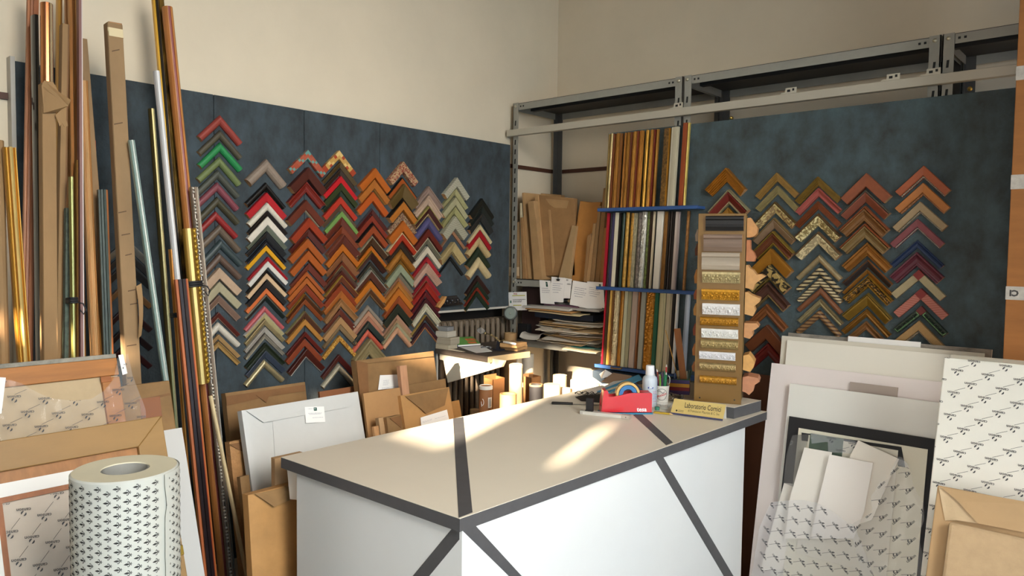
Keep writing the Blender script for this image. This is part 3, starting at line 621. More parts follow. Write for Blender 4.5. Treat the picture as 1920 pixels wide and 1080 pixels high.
pole('slim length in kraft paper with dark seam marks', (157, 72), (206, 690), 15, 1, [(1, mat('8c6e4c', .8, grain=(6, 6, 2), amt=.2, bump=.4, bscale=(40, 40, 14)))], 'flat', .022)
o, i13 = pole('short yellow green gilt strip held by a black band', (135.5, 331), (140, 675), 9, 4, [(.3, g('8c8448')), (.7, g('d8d890', (3, 3, 1), .7, .25)), (1, g('9a9450'))], 'round', .014)
tie(i13, at(tall(4), 138, 567).z, 'black rubber band around the yellow green strip')
pole('speckled dark green moulding between kraft length and yellow green strip', (128, 390), (125, 680), 9, 3, [(1, mat('3d4a3c', .5, grain=60, amt=.5))], 'flat', .018)
pole('brown and gold moulding just right of the yellow green strip', (146, 300), (147, 675), 6, 2.9, [(.5, g('8a6430')), (1, wd_('5c3a20'))], 'round', .016)
pole('short red moulding with gold edge half hidden by kraft lengths', (178, 263), (194, 690), 8, .1, [(.45, g('c88a34')), (1, mat('8c1c18', .35))], 'round', .018)
pole('dark green moulding with copper right edge beside the kraft board', (195, 355), (207, 690), 18, 2.9, [(.74, mat('2f3a30', .5, grain=30, amt=.25)), (1, g('b06c3c'))], 'step', .022)
# tall kraft board
pl = tall(4.2); tb = thing('wrapped_board', 'tall narrow board wrapped in wrinkled kraft paper with torn tail', 'wrapped board', pole_line(pl, (217, 42), (250, 700))[0])
ow, inf = pole('', (216, 44), (252, 720), 31, 4.2, [(1, mat('8f7250', .85, grain=(5, 5, 2.5), amt=.16, bump=.5, bscale=(26, 26, 11)))], 'flat', .03, parent=tb, pname='paper_wrap')
pole('', (216.5, 42), (217.5, 52), 27, 4.1, [(1, wd_('a5764a'))], 'flat', .022, floor=False, parent=tb, pname='board_end')
pole('', (217, 53), (218.3, 69), 30, 4.24, [(1, mat('d6c49c', .4))], 'flat', .033, floor=False, parent=tb, pname='tape')
f = MB(); f.grid(None, 2, 12, lambda a, b: at(off(pl, .012+.02*math.sin(b*3)), 255+6*a+18*b-14*b*b+(4*a*(1-b)), 537+b*98-6*a)); f.build('torn_tail', kp, tb, recalc=False)
f = MB()
for (u0, v0, l) in [(210, 95, 14), (214, 232, 16), (222, 398, 15), (228, 440, 16), (235, 478, 12), (240, 545, 14), (238, 648, 18), (244, 570, 16)]:
    f.obox(at(off(pl, .0004), u0, v0), at(off(pl, .0004), u0+l, v0-3)-at(off(pl, .0004), u0, v0), (0, 0, -.003), (-.0015, 0, 0))
f.build('paper_seam', mat('5a4430', .9), tb)
pole('pale grey green moulding leaning in front of the dark recess', (249, 262), (326, 800), 11, 5.2, [(.3, mat('8fa39c', .3, .3)), (.62, mat('dce4dc', .25, .3)), (1, mat('9fb0aa', .3, .3))], 'ridge', .018)
pole('dark olive gilt moulding left of the white one', (287, 203), (326, 720), 11, 4, [(.5, g('5c5330', (3, 3, 1), .6, .3)), (.8, g('cfc89c', (3, 3, 1), .7, .25)), (1, g('6a6340'))], 'round', .018)
pole('plain white moulding ending beside the black and orange one', (296.5, 132), (350, 660), 11, 5, [(1, mat('c4c1c0', .45))], 'round', .018)
pole('antique black and gold mottled moulding reaching above the picture', (297, -30), (377, 900), 20, 2, [(.2, g('c89a34')), (.42, g('1a150f')), (1, mat('1d1810', .3, .5, grain=(28, 28, 9), amt=.9, hex2='8a6a2c'))], 'step', .024)
pole('raw wood moulding with dark red stripe down its middle', (318, 11), (425, 1080), 19, 3.2, [(.33, wd_('a86a34')), (.58, mat('7a2418', .45)), (1, wd_('b47a40'))], 'round', .024)
# ornate gold length
pl = tall(5.0); A, B = pole_line(pl, (357, 428), (384, 720), False)
og = thing('ornate_moulding', 'short bright gold moulding with carved leaf edge, held by black band', 'frame moulding', A, GROUP_P)
o, io = pole('', (357, 428), (384, 720), 22, 5.0, [(.15, g('94702c')), (.55, g('b0965a', (6, 6, 2), .6, .35)), (1, g('80602a'))], 'round', .022, floor=False, parent=og, pname='body')
A, B, d, s, n, W = io; b = MB(); L = (B-A).length; k = int(L/.016)
for i in range(k):
    c = A+d*(L*(i+.5)/k)+s*(W*.36)-n*.004; b.ball(c, .0075, sc=(.9, .8, 1.15)); b.ball(c+s*.004+d*.005-n*.001, .005)
b.build('carved_edge', g('a8842c', 80), og, smooth=True)
tie(io, at(pl, 370, 536).z, 'black rubber band around the ornate gold moulding', .0032)
o, i25 = pole('thin orange gold strip left of the black centred moulding', (322, 467), (352, 850), 6, 4.7, [(.5, g('b87a34')), (1, wd_('8c4c20'))], 'round', .014)
tie(i25, at(tall(4.7), 330, 594).z, 'small black rubber band around the thin orange strip', .0025)
pole('orange moulding with black centre band and rounded top', (343, 523), (398, 1080), 23, 6.4, [(.2, wd_('a85a2c')), (.74, mat('23191a', .3, grain=20, amt=.3)), (.86, mat('8c2c1c', .4)), (1, wd_('b06430'))], 'step', .024)
# silver beaded length
o, isv = pole('champagne silver moulding with a row of tiny beads', (367, 350), (438, 1080), 14, 4.4, [(.3, g('a8988a')), (.72, g('8a7868', (3, 3, 1))), (1, g('d8d0c4', (3, 3, 1), .7, .25))], 'ridge', .02)
A, B, d, s, n, W = isv; b = MB(); L = (B-A).length; k = int(L/.011)
for i in range(k):
    if i % 6 < 5: b.ball(A+d*(L*(i+.5)/k)-s*(W*.34)-n*.002, .0046, seg=6)
b.build('bead_row', g('cfc6b8', 60), o, smooth=True)
pole('thin pale round dowel leaning right of the silver moulding', (397, 742), (465, 1080), 6.5, 6.8, [(1, wd_('c9b288'))], 'round', .011)
pole('dark brown moulding behind the red striped one', (352, 560), (420, 1080), 12, 2.2, [(.5, mat('2a1610', .4)), (1, wd_('4a2616'))], 'round', .02)

# ------------------------------------------------------------------ plastic film printed with the paper maker's mark
_sym = joined((disc2(8, .35, 3.0), -.10, .62, .5, .9), (disc2(8, .35, 3.0), .14, .42, .5, 4.0))
def logo(d1, s, rot):                                       # upside-down lettering, sign below it, rule to the next one
    t = text('canson', 1, .016)
    tm = joined((t, 0, 0, s*1.25, math.pi+rot), (_sym, 0, -s*.45, s*1.1, math.pi+rot))
    e = V(d1); a = e*.3+V((0, -s*.45)); b_ = e-V((-s*.2, -s*.65))
    q = bar2(a.x, a.y, b_.x, b_.y, s*.11); o = len(tm[0])
    return tm[0]+q[0], tm[1]+[[i+o for i in f] for f in q[1]]
def inside(p, poly):
    x, y = p; c = False; n = len(poly)
    for i in range(n):
        (x0, y0), (x1, y1) = poly[i], poly[i-1]
        if (y0 > y) != (y1 > y) and x < (x1-x0)*(y-y0)/(y1-y0)+x0: c = not c
    return c
class Sheet:
    def __init__(s, pl, o_px, disp=None):
        s.pl = pl; s.n = pl[1]; s.o = at(pl, *o_px); s.ey = (V((0, 0, 1))-s.n*s.n.z).normalized(); s.ex = s.ey.cross(s.n).normalized()
        s.disp = disp or (lambda x, y: 0)
    def xy(s, u, v): d = at(s.pl, u, v)-s.o; return (d.dot(s.ex), d.dot(s.ey))
    def P(s, x, y, e=0): return s.o+s.ex*x+s.ey*y+s.n*(s.disp(x, y)+e)
def marks(sh, poly, d1, d2, s, rot, mb, mi=0, e=.0006, jit=0):
    lg = logo(d1, s, rot); xs = [p[0] for p in poly]; ys = [p[1] for p in poly]
    x0, x1, y0, y1 = min(xs), max(xs), min(ys), max(ys)
    for i in range(-60, 61):
        for j in range(-60, 61):
            cx, cy = d1[0]*i+d2[0]*j+x0, d1[1]*i+d2[1]*j+y1
            if not (x0-.1 < cx < x1+.1 and y0-.1 < cy < y1+.1): continue
            keep = [f for f in lg[1] if all(inside((lg[0][q][0]+cx, lg[0][q][1]+cy), poly) for q in f)]
            if not keep: continue
            used = sorted({q for f in keep for q in f}); mp = {q: n for n, q in enumerate(used)}
            mb.add([sh.P(lg[0][q][0]+cx, lg[0][q][1]+cy, e) for q in used], [[mp[q] for q in f] for f in keep], mi)
    return mb
def film_mesh(sh, poly, res):
    xs = [p[0] for p in poly]; ys = [p[1] for p in poly]; m = MB(); x0, y0 = min(xs), min(ys); idx = {}
    nx = int((max(xs)-x0)/res)+2; ny = int((max(ys)-y0)/res)+2
    def near(x, y):                                         # snap boundary cells to the outline
        best = None
        for i in range(len(poly)):
            a, b = V(poly[i-1]), V(poly[i]); ab = b-a; t = max(0, min(1, (V((x, y))-a).dot(ab)/max(ab.length_squared, 1e-12))); q = a+ab*t; d = (q-V((x, y))).length
            if best is None or d < best[0]: best = (d, q)
        return best[1]
    for i in range(nx):
        for j in range(ny):
            if inside((x0+(i+.5)*res, y0+(j+.5)*res), poly):
                f = []
                for a, b in ((i, j), (i+1, j), (i+1, j+1), (i, j+1)):
                    if (a, b) not in idx:
                        x, y = x0+a*res, y0+b*res
                        if not all(inside((x+dx, y+dy), poly) for dx in (-res*.55, res*.55) for dy in (-res*.55, res*.55)):
                            q = near(x, y); x, y = q.x, q.y
                        idx[a, b] = len(m.v); m.v.append(sh.P(x, y))
                    f.append(idx[a, b])
                m.f.append(f); m.m.append(0)
    return m
INKF = mat('4a4a4c', .7)

# ------------------------------------------------------------------ boards stacked in front of them
def slab(pl, px, th, name, m, parent=None, bevel=.0012, to_floor=None):
    """board lying in a plane: outline from picture points, thickness going back"""
    pts = [at(pl, *q) for q in px]; return MB().prism(pts, -pl[1]*th).build(name, m, parent, bevel=bevel)
def down(pl, tl, tr, z0=.004):                              # rectangle hanging from a top edge to the floor
    a, b = at(pl, *tl), at(pl, *tr); z = (a.z+b.z)/2; a.z, b.z = z, z
    dn = (V((0, 0, 1))-pl[1]*pl[1].z).normalized()
    # keep points on plane after levelling
    a -= pl[1]*((a-pl[0]).dot(pl[1])); b -= pl[1]*((b-pl[0]).dot(pl[1]))
    k = (z-z0)/dn.z; return [a, b, b-dn*k, a-dn*k], dn
# canvas on its wooden stretcher, wrapped in film
pb = leanX(-1.70, -.36); q, dn = down(pb, (-60, 690), (218, 666)); ey = dn; ex = (q[1]-q[0]).normalized()
cv = thing('stretched_canvas', 'back of a stretched canvas with orange wooden bar, wrapped in printed film', 'canvas', (q[2]+q[3])/2)
n = pb[1]
MB().prism([p-n*.012 for p in q], -n*.008).build('canvas', mat('b9a280', .85, grain=(20, 20, 20), amt=.05), cv)
MB().obox(q[0]+ey*.004, ex*((q[1]-q[0]).length), -ey*.012, -n*.022).build('canvas_edge', mat('8a8478', .85, grain=30, amt=.3), cv, bevel=.002)
W = (q[1]-q[0]).length
MB().obox(q[0]-ey*.008, ex*W, -ey*.047, -n*.012).build('stretcher_bar', PINE, cv, bevel=.0015)
for u0, u1 in ((W-.045, W), (0, .045)): MB().obox(q[0]-ey*.06+ex*u0, ex*(u1-u0), -ey*1.0, -n*.012).build('stretcher_bar', PINE, cv, bevel=.0015)
MB().obox(q[0]-ey*.056+ex*(W-.048), ex*.026, -ey*.016, n*.003).build('corner_wedge', mat('a4602c', .6, grain=(30, 4, 30), amt=.2), cv, bevel=.001)
sh = Sheet(off(pb, .012), (100, 760), lambda x, y: .006*fbm((x, y, 0), 14)+.004*abs(noise.noise(V((x*9+y*14, x*30, 2)))))
pp = [sh.xy(*q_) for q_ in [(-4, 712), (11, 711), (40, 719), (75, 738), (100, 748), (135, 752), (172, 748), (196, 732), (212, 712), (221, 669), (240, 663), (247, 703), (259, 730), (272, 770), (276, 808), (200, 840), (90, 862), (-4, 880)]]
marks(sh, pp, (-.041, -.027), (.025, -.041), .0085, -.1, film_mesh(sh, pp, .008), 1).build('plastic_wrap', [CLEARFILM, INKF], cv, smooth=True, recalc=False)
slab(off(pb, .016), [(222, 666), (231, 664), (239, 700), (230, 703)], .0008, 'paper_label', PAPER, cv, 0)
slab(off(pb, .02), [(-6, 707), (11, 708), (3, 775), (-6, 778)], .0008, 'paper_label', PAPER, cv, 0)
# wooden frame seen from the back
pb = leanX(-1.555, -.36); n = pb[1]; q, dn = down(pb, (-150, 848), (303.5, 781)); W = (q[1]-q[0]).length; ex = (q[1]-q[0]).normalized(); ey = dn
fr = thing('framed_panel', 'large raw wooden picture frame seen from the back, behind the paper roll', 'picture frame', (q[2]+q[3])/2)
fwid = .068; Hf = (q[0]-q[3]).length; frm = wd_('bd8750')
frw = mat('94703e', .5, grain=(12, 3, 12), amt=.1)
def mitred(side):
    o = q[0]; c = lambda x, y: o+ex*x-ey*y
    Pn = {'t': [(0, 0), (W, 0), (W-fwid, fwid), (fwid, fwid)], 'b': [(0, Hf), (W, Hf), (W-fwid, Hf-fwid), (fwid, Hf-fwid)],
          'l': [(0, 0), (0, Hf), (fwid, Hf-fwid), (fwid, fwid)], 'r': [(W, 0), (W, Hf), (W-fwid, Hf-fwid), (W-fwid, fwid)]}[side]
    return [c(*p) for p in Pn]
for s_ in 'tblr': MB().prism(mitred(s_), -n*.035).build('frame_rail', frw, fr, bevel=.002)
def ring(x0, x1, w, dep, th, name, m):                      # inner rebate pieces
    mm = MB(); o = q[0]
    for (a, b, c_, d) in ((x0, x0, W-x0, x0+w), (x0, Hf-x0-w, W-x0, Hf-x0), (x0, x0+w, x0+w, Hf-x0-w), (W-x0-w, x0+w, W-x0, Hf-x0-w)):
        mm.obox(o+ex*a-ey*b-n*dep, ex*(c_-a), -ey*(d-b), -n*th)
    return mm.build(name, m, fr)
ring(fwid, 0, .026, .014, .015, 'rebate', wd_('a06c3a')); ring(fwid+.026, 0, .03, .010, .012, 'mount_board', PAPER); ring(fwid+.056, 0, .012, .013, .012, 'inner_strip', wd_('9c6038'))
rr = fwid+.068
MB().obox(q[0]+ex*rr-ey*rr-n*.022, ex*(W-2*rr), -ey*(Hf-2*rr), -n*.005).build('backing_panel', mat('cfc0ad', .7, grain=5, amt=.05), fr)
sh = Sheet(off(pb, -.016), (60, 980), lambda x, y: .0025*fbm((x, y, 4), 13)+.0015*abs(noise.noise(V((x*6+y*20, y*4, 2)))))
c0 = lambda x, y: ((q[0]+ex*x-ey*y-sh.o).dot(sh.ex), (q[0]+ex*x-ey*y-sh.o).dot(sh.ey))
pp = [c0(rr, rr+.002), c0(W-rr, rr+.002), c0(W-rr, .6), c0(rr, .6)]
marks(sh, pp, (-.030, -.042), (.039, -.022), .0084, -.15, film_mesh(sh, pp, .01), 1).build('plastic_wrap', [CLEARFILM, INKF], fr, smooth=True, recalc=False)
# brass hinge plate on the right rail
c = at(off(pb, .004), 338, 1032); MB().obox(c-ex*.004-ey*.012, ex*.011, ey*.024, n*.004).build('metal_clip', mat('b08c3c', .25, .9), fr, bevel=.001)
# white board and kraft parcels beside the frame
pw = leanX(-1.615, -.335); q2, _ = down(pw, (300, 808), (341, 802)); tag(MB().prism(q2, -pw[1]*.006).build('foam_board', mat('bdb9b4', .7)), 'narrow white foam board sticking out beside the wooden frame', 'board')
pk = leanX(-1.84, -.3); q2, _ = down(pk, (200, 728), (318, 712)); kb = thing('wrapped_parcel', 'kraft paper parcel with shiny brown tape behind the wooden frame', 'parcel', (q2[2]+q2[3])/2)
MB().prism(q2, -pk[1]*.03).build('paper_wrap', KRAFT, kb, bevel=.004)
slab(off(pk, .001), [(262, 748), (300, 743), (304, 782), (266, 789)], .001, 'packing_tape', mat('8c5426', .15, coat=.6), kb, 0)
slab(off(pk, .0006), [(255, 750), (318, 737), (320, 741), (256, 754)], .001, 'paper_fold', KRAFT_D, kb, 0)

# ------------------------------------------------------------------ roll of paper printed with lilies
d = at(PX(-1.42), 235, 877); rc = V((d.x, d.y, 0)); RZ = d.z; RR = .0895
rl = thing('paper_roll', 'standing roll of cream paper printed with small black lilies, in the foreground', 'paper roll', rc)
rollm = mat('bfbfb6', .55, grain=8, amt=.02); endm = mat('d8d0b6', .7, grain=(4, 4, 90), amt=.05)
RI = .037
MB().lathe([(RR-.003, RZ), (RI+.004, RZ-.001), (RI+.003, RZ-.004)], rc, 96).build('rolled_edge', endm, rl, smooth='auto')
MB().lathe([(RI+.003, RZ-.003), (RI, RZ-.002), (RI-.001, RZ-.01), (RI-.001, 0)], rc, 64).build('core_tube', mat('8c8a84', .8, grain=20, amt=.1), rl, smooth='auto')
def fleur():
    S = []
    def lens(pts): S.append(pts)
    lens([(.05, 0), (.2, .13), (.45, .2), (.7, .15), (1, 0), (.7, -.15), (.45, -.2), (.2, -.13)])
    for sg in (1, -1):
        lens([(0, .05*sg), (0, .28*sg), (.08, .45*sg), (.2, .53*sg), (.17, .36*sg), (.12, .22*sg), (.1, .07*sg)])
        lens([(.08, .45*sg), (.2, .53*sg), (.34, .5*sg), (.4, .4*sg), (.34, .31*sg), (.25, .33*sg), (.28, .4*sg), (.22, .43*sg), (.17, .38*sg)])
        lens([(-.09, .04*sg), (-.13, .2*sg), (-.22, .28*sg), (-.32, .24*sg), (-.28, .17*sg), (-.2, .12*sg), (-.17, .03*sg)])
    lens([(-.06, .17), (.02, .17), (.02, -.17), (-.06, -.17)])
    lens([(-.08, .05), (-.25, .07), (-.46, 0), (-.25, -.07), (-.08, -.05)])
    vs = []; fs = []
    for p in S: fs.append(list(range(len(vs), len(vs)+len(p)))); vs += p
    return vs, fs
FL = fleur(); face = math.atan2(-rc.y, -rc.x); seam = face+math.radians(42)
def lilies(m, a0, a1, r, pitch, size, z0, z1):
    nc = int((a1-a0)*r/pitch); pz = .0158
    for i in range(nc):
        a = a0+(i+.5)*(a1-a0)/nc; z = z1-.012-(pz/2 if i % 2 else 0)
        while z > z0:
            vs = []
            for x, y in FL[0]:
                th = a-x*size/r; vs.append(rc+V((r*math.cos(th), r*math.sin(th), z+y*size)))
            m.add(vs, FL[1], 1); z -= pz
    return m
lilies(MB().lathe([(RR, 0), (RR, RZ-.003), (RR-.003, RZ)], rc, 96), face-2.3, seam-.07, RR+.0004, .0149, .0098, .45, RZ).build('paper', [rollm, INK], rl, smooth='auto', recalc=False)
tl = MB(); N_ = 60
def tail(a, b):
    z = b*(RZ-.002); th = seam+a*1.5+(.02*noise.noise(V((0, z*40, 0)))+.05*math.exp(-((z-RZ+.055)/.02)**2))*(1-a); r = RR+.0014+.002*(1-a)**8
    return rc+V((r*math.cos(th), r*math.sin(th), z))
tl.grid(None, 24, N_, tail); lilies(tl, seam+.05, seam+1.4, RR+.0024, .0125, .0078, .45, RZ).build('loose_end', [rollm, INK], rl, smooth=True, recalc=False)
# ------------------------------------------------------------------ wrapped parcels between counter and left wall
def parcel(label, pl, tl, tr, m, th=.03, z0=.004, group=None, bevel=.004, name='wrapped_parcel', round_corner=0):
    q, dn = down(pl, tl, tr, z0); t = thing(name, label, 'parcel', tuple((q[2]+q[3])/2), group)
    # front face gently crumpled: grid with rounded edges
    a, b, c, d = q; w, h = (b-a).length, (d-a).length; n = pl[1]; nx, nz = max(4, int(w/.02)), max(6, int(h/.03)); mb = MB()
    def f(s, k):
        x, y = s*w, k*h; e = min(x, w-x, y); rd = .008
        return d+(a-d)*k*1+(b-a)*s*1 if False else a+(b-a)*s+(d-a)*k+n*(.0022*fbm((x+tl[0], y, tr[1]), 9)*min(1, e/.02) - max(0, rd-e)*.5)
    g0 = len(mb.v); mb.grid(None, nx, nz, f)
    rim = [j for j in range(nx+1)]+[(j+1)*(nx+1)+nx for j in range(nz)]+[nz*(nx+1)+nx-1-j for j in range(nx)]+[(nz-1-j)*(nx+1) for j in range(nz-1)]
    o = len(mb.v); mb.v += [mb.v[i]-n*th for i in rim]; k = len(rim)
    for i in range(k): mb.f.append([rim[i], rim[(i+1) % k], o+(i+1) % k, o+i]); mb.m.append(0)
    mb.f.append([o+i for i in range(k)]); mb.m.append(0)
    mb.build('paper_wrap', m, t, smooth='auto'); return t
def flap(par, pl, px, m, e=.004, th=.0012, name='paper_flap', lift=None):
    pts = [at(off(pl, e), *q) for q in px]
    if lift:
        for i, l in lift.items(): pts[i] += pl[1]*l
    return MB().prism(pts, -pl[1]*th).build(name, m, par)
def note(par, pl, px, lines, e=.006, logo_=None, name='address_label', seed=1):
    """paper label with faint handwriting lines; lines = list of (x0,x1,y) fractions"""
    pts = [at(off(pl, e), *q) for q in px]; tl, tr, br, bl = pts; m = MB(); m.prism(pts, -pl[1]*.0006)
    if logo_: lines = lines
    R = random.Random(seed)
    P = lambda a, b: tl+(tr-tl)*a+(bl-tl)*b+(br-tr-bl+tl)*a*b+pl[1]*.0004
    for x0, x1, y in lines:
        x = x0
        while x < x1:
            l = R.uniform(.02, .09); m.add([P(x, y), P(min(x+l, x1), y+R.uniform(-.006, .006)), P(min(x+l, x1), y+.022), P(x, y+.02)], [[0, 1, 2, 3]], 1); x += l+.015
    if logo_:
        a, b, s = logo_; m.add([P(a, b), P(a+s, b), P(a+s, b+s*1.3), P(a, b+s*1.3)], [[0, 1, 2, 3]], 2)
        m.add([P(a+s*.2, b+s*.3), P(a+s*.6, b+s*.3), P(a+s*.4, b+s)], [[0, 1, 2]], 0)
    return m.build(name, [PAPER, mat('9a98a4', .8), mat('2f5a4c', .6)], par, recalc=False)
WPAP = mat('c8c7c3', .42, grain=5, amt=.03, bump=.25, bscale=16)
pl = leanX(-2.2, -.2); t = parcel('wide brown kraft parcel leaning on the felt board behind the white parcel', pl, (423, 735), (573, 718), KRAFT)
flap(t, pl, [(424, 743), (572, 721), (572, 733), (500, 744), (425, 761)], KRAFT_D, .004)
flap(t, pl, [(480, 741), (505, 740), (500, 755)], KRAFT_D, .006)
pl = leanX(-2.31, -.15); parcel('red brown board edge showing behind the white and the large kraft parcel', pl, (600, 733), (690, 722), mat('8a5430', .7, grain=5, amt=.1), .012, name='brown_board')
pl = leanX(-2.05, -.2); t = parcel('narrow bubble padded kraft parcel left of the white parcel', pl, (431, 828), (458, 824), mat('a87a4a', .75, grain=(40, 40, 40), amt=.15, bump=.9, bscale=85), .03)
flap(t, pl, [(430, 833), (458, 828), (458, 848), (445, 842)], KRAFT_D)
pl = leanX(-1.926, -.267); t = parcel('large flat parcel wrapped in white paper standing beside the counter', pl, (454, 770.5), (672, 733), WPAP, .028)
flap(t, pl, [(463, 771), (671, 735), (667, 752), (655, 763), (511, 790), (492, 792)], WPAP, .004, lift={4: .004, 5: .006})
flap(t, pl, [(511, 789), (556, 781), (575, 857), (521, 930)], WPAP, .003, .001)
note(t, pl, [(571.5, 763), (607.5, 762), (610, 791), (573.5, 793.5)], [(.15, .4, .12), (.15, .85, .4), (.2, .8, .46), (.35, .9, .68)], .008, (.45, .05, .16))
pl = leanX(-1.9, -.22); parcel('slim raw kraft parcel squeezed beside the white one near the floor', pl, (451, 894), (468, 891), KRAFT, .02)
pl = leanX(-1.79, -.1); t = parcel('crumpled kraft parcel in front of the white one, touching the counter side', pl, (466, 929), (590, 897), mat('a97c48', .7, grain=(7, 7, 7), amt=.15, bump=.5, bscale=20), .03)
flap(t, pl, [(478, 926), (545, 912), (560, 930), (510, 949)], KRAFT, .006, lift={3: .012, 2: .004})
pl = leanX(-1.895, -.02); parcel('small kraft parcel edge behind the near left corner of the counter', pl, (516.5, 857), (570, 852), KRAFT_L, .02, .66)
sp_ = MB().prism([at(PY(1.125), *q) for q in [(538, 878), (566, 880), (566, 938), (543.5, 936)]], (0, .001, 0)).build('paper_sheet', PAPER); tag(sp_, 'white paper sheet sticking out behind the left side of the counter', 'paper')

pl = leanX(-2.18, -.2); t = parcel('largest kraft parcel with rounded corner, leaning on the felt board', pl, (667, 675), (814, 659), KRAFT, .03)
flap(t, pl, [(668, 677), (689, 675), (694, 800), (682, 815)], KRAFT_D, .0035); flap(t, pl, [(672, 677), (812, 662), (813, 668), (690, 681)], KRAFT, .005)
note(t, pl, [(712.5, 703.5), (751, 702), (753, 726), (709, 731)], [(.18, .45, .38), (.18, .42, .48), (.18, .46, .58), (.18, .4, .68), (.15, .95, .9)], .006, seed=3)
pl = leanX(-2.085, -.2); q = [at(pl, *p) for p in [(749.5, 686), (762.5, 684.5), (768, 738), (755, 741)]]
bm_ = MB().prism([q[0], q[1], q[1]+(q[2]-q[1])*5, q[0]+(q[3]-q[0])*5], -pl[1]*.022); tag(bm_.build('wood_offcut', mat('b98a68', .6, grain=(50, 50, 4), amt=.12), bevel=.001), 'pinkish wooden bar standing in front of the largest kraft parcel', 'wood piece')
pl = leanX(-2.135, -.2); parcel('kraft parcel peeking out between wooden bar and radiator', pl, (757, 722), (836, 711), KRAFT, .014)
pl = leanX(-2.07, -.2); parcel('plain flat kraft parcel left of the wooden bar', pl, (682, 737), (751, 727), KRAFT_L if False else mat('ad8254', .8, grain=6, amt=.08, bump=.15, bscale=18), .012)
pl = leanX(-2.0, -.25); t = parcel('kraft parcel with triangular fold and white note behind the counter edge', pl, (752, 742), (843, 725), mat('b0834f', .75, grain=7, amt=.1, bump=.2, bscale=22), .026)
flap(t, pl, [(760, 743), (841, 727), (834, 760), (797, 776), (789, 768)], KRAFT, .004, lift={3: .006, 4: .006})
note(t, pl, [(788.5, 783), (838, 768), (842, 786), (790, 800)], [(.05, .4, .5), (.05, .38, .6), (.5, .9, .55)], .008, seed=5)
pl = leanX(-2.075, -.25); parcel('small kraft parcel beside the radiator, right of the folded one', pl, (826, 757), (862, 750), KRAFT_D if False else mat('a4763f', .75, grain=8, amt=.1), .02)
pl = leanX(-1.965, -.2); t = parcel('little kraft parcel with diagonal fold close to the counter top', pl, (726, 783), (753, 777), KRAFT, .025)
flap(t, pl, [(731, 784), (752, 779), (753, 803)], KRAFT_D, .003)
pl = leanX(-1.985, -.2); parcel('thin kraft parcel just left of the little folded one', pl, (711, 784), (721, 782), KRAFT_L, .02)
pl = leanX(-1.95, -.2); parcel('tiny wooden end poking up beside the thin kraft parcel', pl, (702, 800), (711, 798), WOODCUT, .012, name='wood_offcut')

# ------------------------------------------------------------------ radiator in the wall recess
radm = mat('71614f', .6, grain=10, amt=.06)
rad = thing('radiator', 'old cast column radiator in the dark recess under the felt board', 'radiator', (-2.725, 2.7, 0))
for i in range(15):
    y = 2.462+i*.0395; m = MB()
    for x in (-2.708, -2.742): m.tube([(x, y, .1), (x, y, .14), (x, y, 1.15), (x, y, 1.18)], [.008, .0125, .0125, .008], 10)
    m.tube([(-2.725, y-.016, 1.165), (-2.725, y+.016, 1.165)], .02, 10); m.tube([(-2.725, y-.016, .12), (-2.725, y+.016, .12)], .02, 10)
    m.build('section', radm, rad, smooth='auto')
m = MB()
for y in (2.47, 3.0): m.box((-2.745, y-.012, 0), (-2.705, y+.012, .11))
m.build('foot', radm, rad)
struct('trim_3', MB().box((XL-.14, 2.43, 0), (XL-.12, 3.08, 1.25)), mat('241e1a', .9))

# ------------------------------------------------------------------ folding work table
tb = thing('wall_table', 'small wall mounted work table with cream front edge, cluttered with tools', 'table', (-2.45, 2.55, 1.02))
top = [(-2.64, 2.42), (-2.275, 2.405), (-2.262, 2.675), (-2.64, 2.90)]
MB().prism([(x, y, 1.045) for x, y in top], (0, 0, .023)).build('table_top', mat('4f453d', .6, grain=12, amt=.12), tb)
MB().prism([(-2.275, 2.404, 1.0405), (-2.262, 2.676, 1.0405), (-2.259, 2.676, 1.0405), (-2.272, 2.404, 1.0405)], (0, 0, .0275)).build('front_edge', mat('c6ae84', .6, grain=20, amt=.05), tb)
pl = PY(2.43); MB().prism([at(pl, *q) for q in [(823, 650), (945, 677), (940, 688), (839, 718), (831, 676), (824, 674)]], (0, .018, 0)).build('bracket', mat('d2c6b0', .6, grain=5, amt=.03), tb, bevel=.002)
MB().box((-2.645, 2.45, .9), (-2.63, 2.47, 1.045)).build('wall_cleat', mat('5a4a3c', .6), tb)
TZ = PZ(1.0685)
def flat(label, cat, name, px, z, th, m, group=None, bevel=.0006):
    o = MB().prism([at(PZ(z), *q) for q in px], (0, 0, th)).build(name, m, bevel=bevel); return tag(o, label, cat, group)
z = 1.0685
for i, (x0, x1, y0, y1, th, c, lab) in enumerate([
    (-2.638, -2.56, 2.42, 2.50, .022, 'b4a890', 'lowest cream paper stack against the felt board on the work table'), (-2.638, -2.55, 2.425, 2.505, .034, 'a29884', 'curled grey paper stack in the middle of the work table heap'),
    (-2.638, -2.565, 2.42, 2.495, .028, 'b8b0a0', 'upper white paper stack of the work table heap'), (-2.638, -2.575, 2.43, 2.49, .02, '7c7c7c', 'grey magazines topping the work table heap')]):
    tag(MB().prism([(x0, y0, z), (x1, y0+.01, z), (x1-.01, y1, z), (x0, y1-.01, z)], (0, 0, th)).build('paper_stack', mat(c, .8, grain=(3, 3, 300), amt=.2), bevel=.001), lab, 'papers'); z += th+.0006
bk = thing('picture_book', 'green picture book with orange cover image lying on the work table', 'book', tuple(at(PZ(1.07), 868, 645)))
def tilt_book(px):                                          # back edge propped up on the pile
    o = []
    for (u, v), z_ in zip(px, (1.1, 1.1, 1.0702, 1.0702)): o.append(at(PZ(z_), u, v))
    return o
bq = tilt_book([(842, 636), (886, 634), (901, 647), (859, 650)]); BQ = lambda a, b, e: bq[0]+(bq[1]-bq[0])*a+(bq[3]-bq[0])*b+V((0, 0, e))
